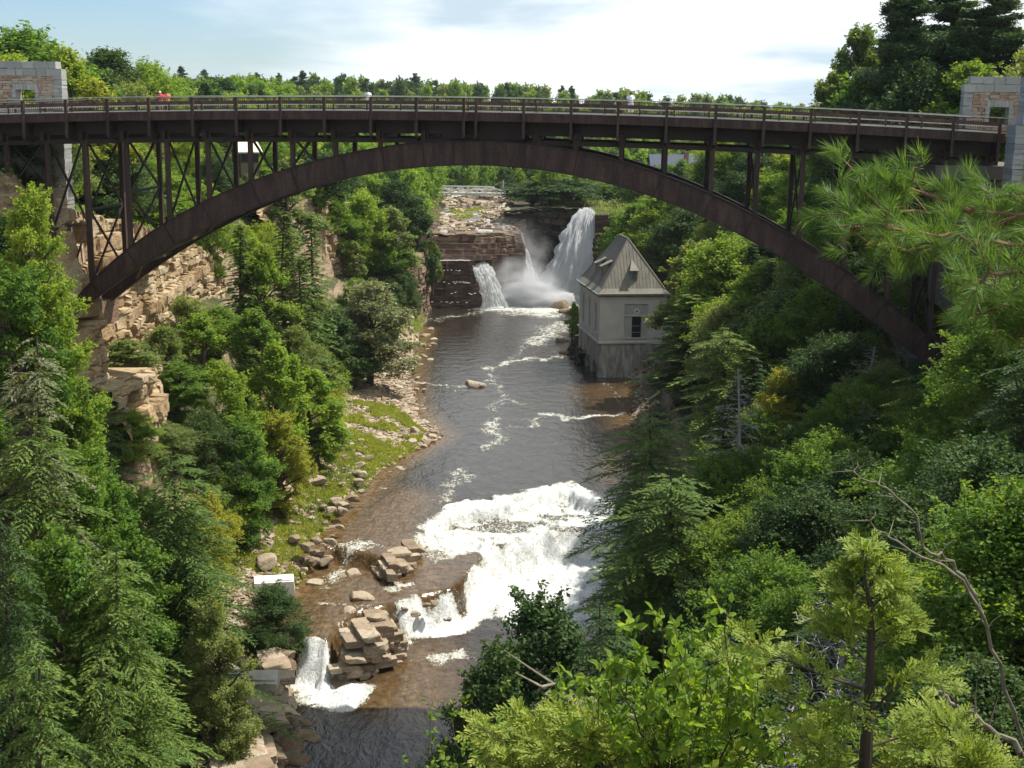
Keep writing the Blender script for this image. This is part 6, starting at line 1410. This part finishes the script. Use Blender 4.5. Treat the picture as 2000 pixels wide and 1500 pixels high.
# ================================================================== people
SKIN = simple('skin', (.50, .30, .22), .6, .1, 5); HAIRD = simple('hair_dark', (.05, .035, .025)); HAIRB = simple('cap_pale', (.75, .72, .68))
def person(p, yaw, shirt, legs, label, hair=HAIRD, pose='lean', scale=1.0):
    e = empty('person', tuple(p)); e['label'] = label; e['category'] = 'person'
    J = {'hip': (0, 0, .93), 'waist': (0, 0, 1.10), 'chest': (0, .05, 1.35), 'neck': (0, .05, 1.50), 'head': (0, .08, 1.60), 'top': (0, .07, 1.73)}
    if pose == 'lean':
        J.update(chest=(0, .12, 1.32), neck=(0, .17, 1.46), head=(0, .22, 1.56), top=(0, .22, 1.69))
    ch = J['chest']; pts = [J['hip'], J['waist'], ch, J['neck'], J['head'], J['top']]; rad = [.14, .13, .16, .055, .095, .07]; ed = [(0, 1), (1, 2), (2, 3), (3, 4), (4, 5)]
    def add(p_, r, a): pts.append(p_); rad.append(r); ed.append((a, len(pts)-1)); return len(pts)-1
    for s in (-1, 1):
        a = add((s*.19, ch[1], ch[2]+.07), .06, 2)
        if pose == 'lean': b = add((s*.27, ch[1]+.16, ch[2]-.20), .042, a); h = add((s*.16, ch[1]+.38, ch[2]-.18), .034, b)
        else: b = add((s*.25, .02, ch[2]-.22), .042, a); h = add((s*.24, .10, ch[2]-.46), .034, b)
        hn = add((pts[h][0]-s*.02, pts[h][1]+.08, pts[h][2]), .04, h)
        for q in range(5): add((pts[hn][0]+(q-2)*.017, pts[hn][1]+.075-(q == 0)*.03, pts[hn][2]-.01*q), .009, hn)
        a = add((s*.10, 0, .88), .095, 0); b = add((s*.11, .03, .48), .065, a); f = add((s*.11, -.02, .08), .045, b); add((s*.12, .14, .03), .038, f)
    me = bpy.data.meshes.new('body'); me.from_pydata([tuple(q) for q in pts], ed, []); me.materials.append(SKIN); o = bpy.data.objects.new('body', me); COL.objects.link(o); o.parent = e
    md = o.modifiers.new('skin', 'SKIN'); sd = o.modifiers.new('sub', 'SUBSURF'); sd.levels = 1; sd.render_levels = 1
    for i, v in enumerate(me.skin_vertices[0].data): v.radius = (rad[i], rad[i]*(.75 if i in (0, 1, 2) else 1)); v.use_root = (i == 0)
    def ring(name, P, r, mat, rz=1.0):
        mb = MB(); mb.tube(np.array(P), r, 12, cap=False); V = mb.V[0].reshape(len(P), 12, 3); c_ = V.mean(1, keepdims=True)
        q = mb.obj(name, mat, None, smooth=True); q.parent = e; return q
    S = MB(); S.tube(np.array([J['hip'], J['waist'], ch, (ch[0], ch[1]+.02, ch[2]+.13), J['neck']]), [.19, .18, .215, .16, .07], 12, cap=False)
    for s in (-1, 1):
        S.tube(np.array([(s*.13, ch[1], ch[2]+.09), (s*.21, ch[1]+.02, ch[2]+.04), (s*.26, ch[1]+(.12 if pose == 'lean' else .0), ch[2]-.14)]), [.085, .085, .075], 10, cap=False)
    q = S.obj('shirt', shirt, smooth=True); q.parent = e
    S = MB(); S.tube(np.array([(0, 0, 1.05), (0, 0, .92), (0, 0, .84)]), [.17, .19, .17], 12, cap=False)
    for s in (-1, 1): S.tube(np.array([(s*.09, 0, .90), (s*.11, .03, .50), (s*.11, 0, .28 if pose != 'lean' else .45)]), [.115, .095, .08], 10, cap=False)
    q = S.obj('trousers', legs, smooth=True); q.parent = e
    hd = J['head']; import bmesh
    bm = bmesh.new(); bmesh.ops.create_uvsphere(bm, u_segments=12, v_segments=8, radius=1); me = bpy.data.meshes.new('hair'); bm.to_mesh(me); bm.free(); me.materials.append(hair)
    q = bpy.data.objects.new('hair', me); COL.objects.link(q); q.parent = e; q.location = (hd[0], hd[1]-.03, hd[2]+.06); q.scale = (.105, .115, .10)
    # face
    F = MB(); F.box((hd[0], hd[1]+.105, hd[2]+.01), (.025, .035, .04)); F.box((hd[0], hd[1]+.098, hd[2]-.045), (.05, .012, .012)); 
    for s in (-1, 1): F.box((hd[0]+s*.035, hd[1]+.095, hd[2]+.035), (.022, .012, .012)); F.box((hd[0]+s*.10, hd[1], hd[2]+.01), (.02, .04, .055))
    q = F.obj('face_features', SKIN); q.parent = e
    e.rotation_euler[2] = yaw; e.scale = (scale,)*3; return e
s1, _ = hit(316, 205, 8.6); s2, _ = hit(330, 205, 8.7); s3, _ = hit(1232, 205, 8.4); s4, _ = hit(718, 200, 8.6)
dk = lambda s: zr(s)-1.2
SH_ = lambda n, c: simple(n, c, .8, .1, 4)
person(BP(s1, 8.4, dk(s1)), math.pi, SH_('shirt_red', (.70, .06, .08)), SH_('jeans_pale', (.35, .48, .58)), 'person in a red shirt and pale cap on the left of the bridge', HAIRB)
person(BP(s2, 8.5, dk(s2)), math.pi*.95, SH_('shirt_orange', (.85, .28, .12)), SH_('jeans_blue', (.40, .52, .62)), 'person in an orange shirt next to the one in red')
person(BP(s3, 8.4, dk(s3)), .2, SH_('shirt_white', (.82, .83, .85)), SH_('shorts_cream', (.70, .62, .55)), 'person in a white shirt walking on the right half of the bridge', pose='stand', scale=1.08)
person(BP(s4, 8.8, dk(s4)), .2, SH_('shirt_pale', (.70, .72, .74)), SH_('trousers_grey', (.5, .48, .45)), 'person in pale clothes behind a bridge post, left of the crown', pose='stand')

# ================================================================== houses and poles beyond
def house(px, py, Y, W_, D_, Hw, Hr, rot, roofm, wallm, label, chim=None, name='house'):
    p = atY(px, py, Y); zg = p[2]-Hw-Hr; e = empty(name, (p[0], p[1], zg)); tag(e, label, 'house')
    c, s = math.cos(rot), math.sin(rot); M = np.array([[c, -s, 0], [s, c, 0], [0, 0, 1]]); o0 = np.array([p[0], p[1], zg]); Q = lambda a, b, z: o0+M @ np.array([a, b, z])
    mb = MB(); mb.box(Q(0, 0, Hw/2-3), (W_, D_, Hw+6), M)
    mb.add([Q(-W_/2, -D_/2, Hw), Q(-W_/2, D_/2, Hw), Q(-W_/2, 0, Hw+Hr)], T=[[0, 1, 2]]); mb.add([Q(W_/2, -D_/2, Hw), Q(W_/2, D_/2, Hw), Q(W_/2, 0, Hw+Hr)], T=[[0, 2, 1]]); mb.obj('wall', wallm, e)
    mb = MB(); k = .5; dz = Hr/(D_/2)*k
    for sg in (-1, 1):
        a = [Q(-W_/2-k, sg*(D_/2+k), Hw-dz), Q(W_/2+k, sg*(D_/2+k), Hw-dz), Q(W_/2+k, 0, Hw+Hr), Q(-W_/2-k, 0, Hw+Hr)]
        b = [v+np.array([0, 0, .2]) for v in a]; mb.add(a+b, [[0, 1, 2, 3], [4, 7, 6, 5], [0, 4, 5, 1], [1, 5, 6, 2], [3, 2, 6, 7], [0, 3, 7, 4]])
    rf_ = mb.obj('roof', roofm, e)
    for a in (-W_/4, W_/4):
        mb = MB(); mb.box(Q(a, -D_/2-.02, Hw*.55), (1.2, .08, 1.4), M); mb.obj('window', M_GLASSD, e)
    if chim: mb = MB(); mb.box(Q(chim, -D_*.2, Hw+Hr*.8), (1.0, 1.0, 3.5), M); mb.box(Q(chim, -D_*.2, Hw+Hr*.8+1.85), (1.25, 1.25, .3), M); mb.obj('chimney', simple('brick_red', (.30, .16, .11)), rf_)
M_SLATE = simple('roof_slate', (.10, .12, .16), .7, .12, 2); M_CREAM = simple('cream_wall', (.72, .66, .50), .8, .06, 2); M_PINK = simple('roof_pink', (.52, .40, .36), .8, .1, 2)
house(1318, 303, 335, 12, 9, 4, 5.5, .1, M_SLATE, M_CREAM, 'house with a dark slate roof seen under the right half of the deck', 2.5)
house(1512, 356, 300, 9, 8, 3, 3, -.5, M_PINK, M_CREAM, 'house with a pinkish roof among trees behind the right columns')
house(478, 277, 205, 2.8, 4.5, 2.2, 1.3, .5, M_CREAM, simple('timber_wall', (.13, .11, .07)), 'small building with a cream roof behind the left bridge columns')
for px, pt, pb, Y, lab in ((1443, 268, 340, 330, 'grey utility pole under the right deck, left one'), (1510, 285, 385, 310, 'grey utility pole with crossarm behind the right columns'), (983, 352, 385, 386, 'bare pale pole beside the footbridge end'), (1478, 280, 350, 350, 'thin utility pole between two bridge columns')):
    p, q = atY(px, pt, Y), atY(px, pb, Y); mb = MB(); mb.tube([q-[0, 0, 2], (p+q)/2, p], [.24, .2, .16], 8); mb.beam(p+[-1.2, 0, -.8], p+[1.2, 0, -.8], .14); mb.beam(p+[-.8, 0, -2], p+[.8, 0, -2], .12); o = mb.obj('utility_pole', M_CONC); tag(o, lab, 'pole')
mb = MB(); p = atY(120, 352, 150); p2 = atY(190, 362, 148)
for k in range(3): mb.beam(p+[0, 0, -.5*k], p2+[0, 0, -.5*k], .10, .2)
for t in (0, .5, 1): mb.beam(p+(p2-p)*t+[0, 0, .2], p+(p2-p)*t+[0, 0, -2.2], .16)
o = mb.obj('rail_fence', M_CONC); tag(o, 'pale rail fence on the rim behind the left bridge columns', 'fence')

# ================================================================== close foliage
def clusters(mb_n, mb_w, rng, p0, p1, r0, r1, n=6):
    t = np.linspace(0, 1, n)[:, None]; P = p0+(p1-p0)*t+rng.normal(size=(n, 3))*.02*np.linalg.norm(p1-p0)*np.sin(t*PI); mb_w.tube(P, np.linspace(r0, r1, n), 6, cap=False); return P
def needles(mb, rng, tip, d, n=85, L=.085, back=.09):
    q = rng.rand(n)**.7; base = tip-d*(back*(1-q))[:, None]; rad = sph(rng, n); rad -= (rad @ d)[:, None]*d; rad = unit(rad)
    dd = unit(d*(.55+.6*q)[:, None]+rad*rng.uniform(.35, .9, (n, 1))-np.array([0, 0, .10])); l = L*rng.uniform(.75, 1.15, n)
    mb.leaves(base+dd*(l*.5)[:, None], dd, sph(rng, n), l, .0026, a=rng.rand(n))
rng = np.random.RandomState(31)
pine = empty('pine_tree', (3.6, 5.6, 37)); tag(pine, 'long-needled pine whose bright boughs hang close to the camera at the right edge', 'tree')
mw, mn, mt = MB(), MB(), MB()
mt.tube([(3.6, 5.6, 34), (3.65, 5.6, 42), (3.6, 5.7, 50)], [.22, .18, .1], 10); mt.obj('trunk', BK, pine)
Yp = 5.2
boughs = [([(2080, 420), (1900, 410), (1760, 410), (1670, 395)], 5.2), ([(2080, 465), (1960, 475), (1850, 465), (1740, 445), (1670, 440)], 5.0), ([(2060, 520), (1940, 540), (1860, 548)], 4.8), ([(2060, 580), (1960, 600), (1880, 612)], 5.0), ([(1900, 410), (1800, 375), (1720, 362), (1665, 365)], 5.4), ([(2080, 390), (1980, 385), (1920, 395)], 5.5), ([(1850, 460), (1760, 490), (1690, 480)], 5.1), ([(1760, 400), (1700, 415), (1640, 440)], 5.3), ([(2060, 640), (1980, 650)], 5.1), ([(2060, 480), (1990, 440), (1930, 430)], 5.4)]
for pts, Yb in boughs:
    P = np.array([atY(a, b, Yb+rng.uniform(-.15, .15)) for a, b in pts]); s = np.linspace(0, 1, len(P)); t = np.linspace(0, 1, 14); Q = np.stack([np.interp(t, s, P[:, k]) for k in range(3)], 1); Q[1:-1] += rng.normal(size=(12, 3))*.012
    mw.tube(Q, np.linspace(.011, .004, 14), 6)
    for i in range(1, 14):
        for rep in range(2):
            d = unit(Q[i]-Q[i-1]+rng.normal(size=3)*.035+np.array([0, 0, .03])); tip = Q[i]+d*rng.uniform(.02, .10)+rng.normal(size=3)*.045
            if i < 13: mw.tube([Q[i], (Q[i]+tip)/2+[0, 0, .005], tip], [.0035, .003, .0025], 4, cap=False)
            needles(mn, rng, tip, unit(d+rng.normal(size=3)*.25), 75)
mw.obj('bough', simple('twig_brown', (.22, .13, .07)), pine); mn.obj('needles', LM['needle'], pine)
# flat sprays of white cedar
def frond(mb, rng, p, d, L, sc=1.):
    nrm = unit(np.array([0, -.5, .9])+rng.normal(size=3)*.35); s = unit(np.cross(d, nrm)); n = max(6, int(L/.016))
    q = (np.arange(n)+.5)/n; side = np.where(np.arange(n) % 2 == 0, 1, -1)[:, None]
    dd = unit(d+s*side*.75+rng.normal(size=(n, 3))*.12); l = (.075*(1-q*.6)*sc)*rng.uniform(.8, 1.2, n)
    B = p+d*(L*q)[:, None]-np.array([0, 0, 1])*(.12*L*q**2)[:, None]
    mb.leaves(B+dd*(l*.5)[:, None], dd, nrm+np.zeros((n, 3)), l, .017*sc, a=np.clip(.2+.8*q*rng.uniform(.6, 1.1), 0, 1)); 
    for k in range(2): mb.leaves(B+dd*(l*rng.uniform(.3, .8))[:, None], unit(dd+d*.9), nrm+np.zeros((n, 3)), l*.6, .014*sc, a=rng.rand(n))
def cedarbranch(mw, mf, rng, P, r0, n=26, L=.30, start=.25, bushy=1.):
    P = np.array(P, float); s = np.linspace(0, 1, len(P)); t = np.linspace(0, 1, n); Q = np.stack([np.interp(t, s, P[:, k]) for k in range(3)], 1)
    for _ in range(2): Q[1:-1] = (Q[:-2]+2*Q[1:-1]+Q[2:])/4
    mw.tube(Q, np.linspace(r0, .004, n), 6)
    T_ = unit(np.gradient(Q, axis=0))
    for i in range(int(n*start), n):
        for k in range(int(2*bushy)):
            sd = unit(np.cross(T_[i], [0, 0, 1.]))*(1 if (i+k) % 2 else -1); d = unit(T_[i]*.7+sd*rng.uniform(.3, 1)+rng.normal(size=3)*.25+np.array([0, 0, .15])); l = L*rng.uniform(.5, 1.1)*(1.1-.5*i/n)
            mw.tube([Q[i], Q[i]+d*l*.6], [.003, .002], 3, cap=False)
            for j in range(3): frond(mf, rng, Q[i]+d*l*(.15+.28*j)+rng.normal(size=3)*.02, unit(d+rng.normal(size=3)*.35), l*.75)
cedar = empty('cedar_sapling', tuple(atY(1700, 1500, 8.6)-[0, 0, 1.6])); tag(cedar, 'young white cedar with a slim dark trunk in the right foreground', 'tree')
mw, mf, mt = MB(), MB(), MB(); YC = 8.6; rng = np.random.RandomState(5)
b_ = atY(1690, 1500, YC); Pt = [b_-[0, 0, 1.8], b_, atY(1698, 1350, YC), atY(1702, 1240, YC), atY(1700, 1190, YC), atY(1690, 1130, YC), atY(1690, 1085, YC)]
mt.tube(Pt, [.06, .048, .035, .026, .018, .010, .004], 9); mt.obj('trunk', BK, cedar)
for pts, r0 in [([(1698, 1350), (1640, 1330), (1560, 1300), (1500, 1275), (1440, 1235)], .013), ([(1694, 1405), (1600, 1385), (1520, 1340), (1460, 1305), (1400, 1270)], .014), ([(1692, 1470), (1620, 1465), (1560, 1440)], .010), ([(1702, 1270), (1740, 1245), (1780, 1215)], .010), ([(1700, 1200), (1660, 1180), (1640, 1150)], .008), ([(1700, 1190), (1730, 1160), (1745, 1140)], .008),
    ([(1700, 1300), (1650, 1250), (1620, 1215)], .009), ([(1696, 1400), (1740, 1350), (1790, 1320), (1840, 1330)], .010), ([(1692, 1460), (1760, 1440), (1820, 1480)], .010), ([(1695, 1160), (1670, 1130), (1660, 1110)], .006), ([(1695, 1150), (1715, 1125), (1722, 1095)], .006), ([(1702, 1240), (1670, 1215), (1650, 1190)], .007), ([(1702, 1240), (1735, 1215), (1760, 1180)], .007), ([(1690, 1110), (1692, 1085), (1685, 1065)], .004), ([(1695, 1170), (1660, 1150), (1632, 1130)], .005), ([(1697, 1175), (1730, 1150), (1760, 1135)], .005), ([(1698, 1330), (1660, 1380), (1600, 1420)], .008), ([(1690, 1480), (1650, 1500), (1600, 1520)], .010)]:
    cedarbranch(mw, mf, rng, [atY(a, b, YC+rng.uniform(-.5, .4)*min(1, i*.5)) for i, (a, b) in enumerate(pts)], r0, 20, .15 if pts[0][1] < 1290 else .26, .3, 1.3)
mw.obj('branch', BK, cedar); mf.obj('foliage', LM['cedar'], cedar)
def cedarbush(name, label, base, tips, seed, Yc, L=.3, n=20):
    rng = np.random.RandomState(seed); e = empty(name, tuple(base)); tag(e, label, 'shrub'); mw, mf = MB(), MB()
    for px, py in tips:
        t = atY(px, py, Yc+rng.uniform(-.6, .6)); m = (np.array(base)+t)/2+rng.normal(size=3)*.12; m[2] += .1
        cedarbranch(mw, mf, rng, [base, m, t], .012, n, L, .35, 1.7)
    mw.obj('branch', BK, e); mf.obj('foliage', LM['cedar'], e)
cedarbush('cedar_bush', 'bright yellow-green cedar boughs along the bottom edge, left of the sapling', atY(1250, 1600, 9), [(950, 1430), (1020, 1410), (1090, 1400), (1150, 1440), (1060, 1470), (960, 1485), (1230, 1470), (1420, 1470)], 12, 9.0)
cedarbush('cedar_bush', 'bright cedar boughs at the bottom right corner beside the sapling', atY(1850, 1620, 8.5), [(1800, 1400), (1860, 1440), (1900, 1480), (1760, 1460), (1930, 1500)], 13, 8.6)
# broad-leaved shrub with curled leaves
def leafy(name, label, base, tips, seed, Yc, ls=.085, mat='bright', per=46, rad=.30, matw=BK):
    rng = np.random.RandomState(seed); e = empty(name, tuple(base)); tag(e, label, 'shrub'); mw, mf = MB(), MB(); base = np.array(base)
    for px, py in tips:
        t = atY(px, py, Yc+rng.uniform(-.7, .7)); m = (base+t)/2+rng.normal(size=3)*.15; s = np.array([0, .5, 1]); tt = np.linspace(0, 1, 12); P = np.stack([np.interp(tt, s, np.array([base, m, t])[:, k]) for k in range(3)], 1); P[1:-1] += rng.normal(size=(10, 3))*.02
        mw.tube(P, np.linspace(.012, .003, 12), 5)
        for j in range(9):
            u = rng.uniform(.45, 1); p = np.array([np.interp(u, tt, P[:, k]) for k in range(3)]); d = unit(unit(t-base)*.5+sph(rng, 1)[0]+[0, 0, .35]); l = rad*rng.uniform(.5, 1.3); mw.tube([p, p+d*l*.5+[0, 0, .01], p+d*l], [.004, .003, .002], 4, cap=False)
            n = int(per/6); q = rng.uniform(.2, 1.05, n); C = p+d*(l*q)[:, None]; D = unit(d*.5+sph(rng, n)+[0, 0, -.1]); C = C+D*ls*.5; Nn = unit(np.array([0, -.2, .9])+rng.normal(size=(n, 3))*.45)
            S = unit(np.cross(D, Nn)); U = np.cross(S, D); s_ = ls*rng.uniform(.65, 1.25, n)[:, None]
            # six-cornered leaf folded along its midrib
            b0 = C-D*s_*.5; tp_ = C+D*s_*.5-U*s_*.12
            V = np.stack([b0, C-D*s_*.15+S*s_*.27+U*s_*.10, C+D*s_*.2+S*s_*.22+U*s_*.07, tp_, C+D*s_*.2-S*s_*.22+U*s_*.07, C-D*s_*.15-S*s_*.27+U*s_*.10], 1).reshape(-1, 3)
            k = np.arange(n)*6; Q4 = np.concatenate([np.stack([k, k+1, k+2, k+3], 1), np.stack([k, k+3, k+4, k+5], 1)]); r_ = rng.rand(n); mf.add(V, Q4, a=np.concatenate([r_, r_]))
    mw.obj('branch', matw, e); mf.obj('foliage', LM[mat], e)
leafy('leafy_shrub', 'bright round-leaved shrub in the bottom centre foreground', atY(1330, 1620, 10), [(1150, 1260), (1180, 1330), (1230, 1300), (1290, 1190), (1300, 1290), (1340, 1260), (1380, 1310), (1240, 1380), (1160, 1400), (1320, 1370), (1400, 1380), (1420, 1190), (1410, 1250), (1280, 1430), (1450, 1400), (1500, 1440), (1360, 1440), (1200, 1450), (1560, 1420), (1480, 1330), (1170, 1370), (1260, 1340), (1300, 1400), (1380, 1460), (1440, 1310), (1480, 1400), (1260, 1230), (1330, 1330), (1120, 1420), (1530, 1470)], 21, 8.7, .085, 'bright', 74)
leafy('leafy_shrub', 'darker leafy shrub behind the cedar sapling', atY(1640, 1640, 11), [(1500, 1400), (1560, 1370), (1620, 1420), (1660, 1360), (1760, 1400), (1800, 1440), (1700, 1440), (1580, 1460), (1850, 1400), (1640, 1480)], 22, 11.5, .085, 'broad', 50)
leafy('leafy_shrub', 'small-leaved bush at the bottom edge left of the bright shrub', atY(960, 1640, 13), [(830, 1450), (880, 1400), (930, 1380), (980, 1350), (1040, 1370), (1100, 1350), (860, 1490), (940, 1450), (1020, 1430)], 23, 13.5, .07, 'broad', 60, .4)
# mossy dead limbs on the right
M_MOSS = barkmat('bark_mossy', (.13, .12, .07), (.30, .28, .20))
for pts, Yd, r0, lab in (([(2010, 1480), (1900, 1400), (1830, 1350), (1780, 1300)], 14, .04, 'mossy fallen limb at the lower right'), ([(2060, 1620), (1990, 1420), (1950, 1290), (1915, 1190), (1880, 1125), (1800, 1090), (1755, 1060), (1720, 1035), (1690, 1015)], 20, .036, 'lichen-covered dead limb pointing up left, lower one of two'), ([(1918, 1198), (1885, 1125), (1850, 1090), (1810, 1075), (1790, 1010), (1740, 960), (1710, 940), (1650, 918)], 20.5, .036, 'lichen-covered dead limb pointing up left, upper one of two'),
    ([(1310, 1440), (1150, 1380), (1100, 1362), (1055, 1345)], 30, .14, 'bare grey limb sticking out over the river at the bottom')):
    P = np.array([atY(a, b, Yd) for a, b in pts]); n = 26; s = np.linspace(0, 1, len(P)); t = np.linspace(0, 1, n); Q = np.stack([np.interp(t, s, P[:, k]) for k in range(3)], 1); rq = np.random.RandomState(int(r0*1000)); Q[1:-1] += rq.normal(size=(n-2, 3))*r0*.7
    mb = MB(); mb.tube(Q, np.linspace(r0, r0*.25, n), 8)
    for k in range(16 if r0 < .1 else 5):
        i = rq.randint(5, n); d = unit(unit(Q[-1]-Q[0])+rq.normal(size=3)*.9); l = rq.uniform(4, 12)*r0; mb.tube([Q[i], Q[i]+d*l*.5+rq.normal(size=3)*r0*.4, Q[i]+d*l], [r0*.3, r0*.2, r0*.08], 4, cap=False)
    o = mb.obj('dead_limb', M_MOSS); tag(o, lab, 'branch')

# ================================================================== thin summer haze
mb = MB(); mb.box((0, 950, 62), (6200, 5000, 140)); hz_ = mb.obj('haze', M_GLASSD)
m, t, out = newmat('haze_air'); pv = nn(t, 'ShaderNodeVolumePrincipled'); pv.inputs['Color'].default_value = (.80, .90, 1.0, 1); pv.inputs['Density'].default_value = .00005; pv.inputs['Anisotropy'].default_value = .2
lk(t, pv.outputs[0], out.inputs['Volume']); hz_.data.materials.clear(); hz_.data.materials.append(m); tag(hz_, 'thin summer haze in the air of the valley', kind='stuff')
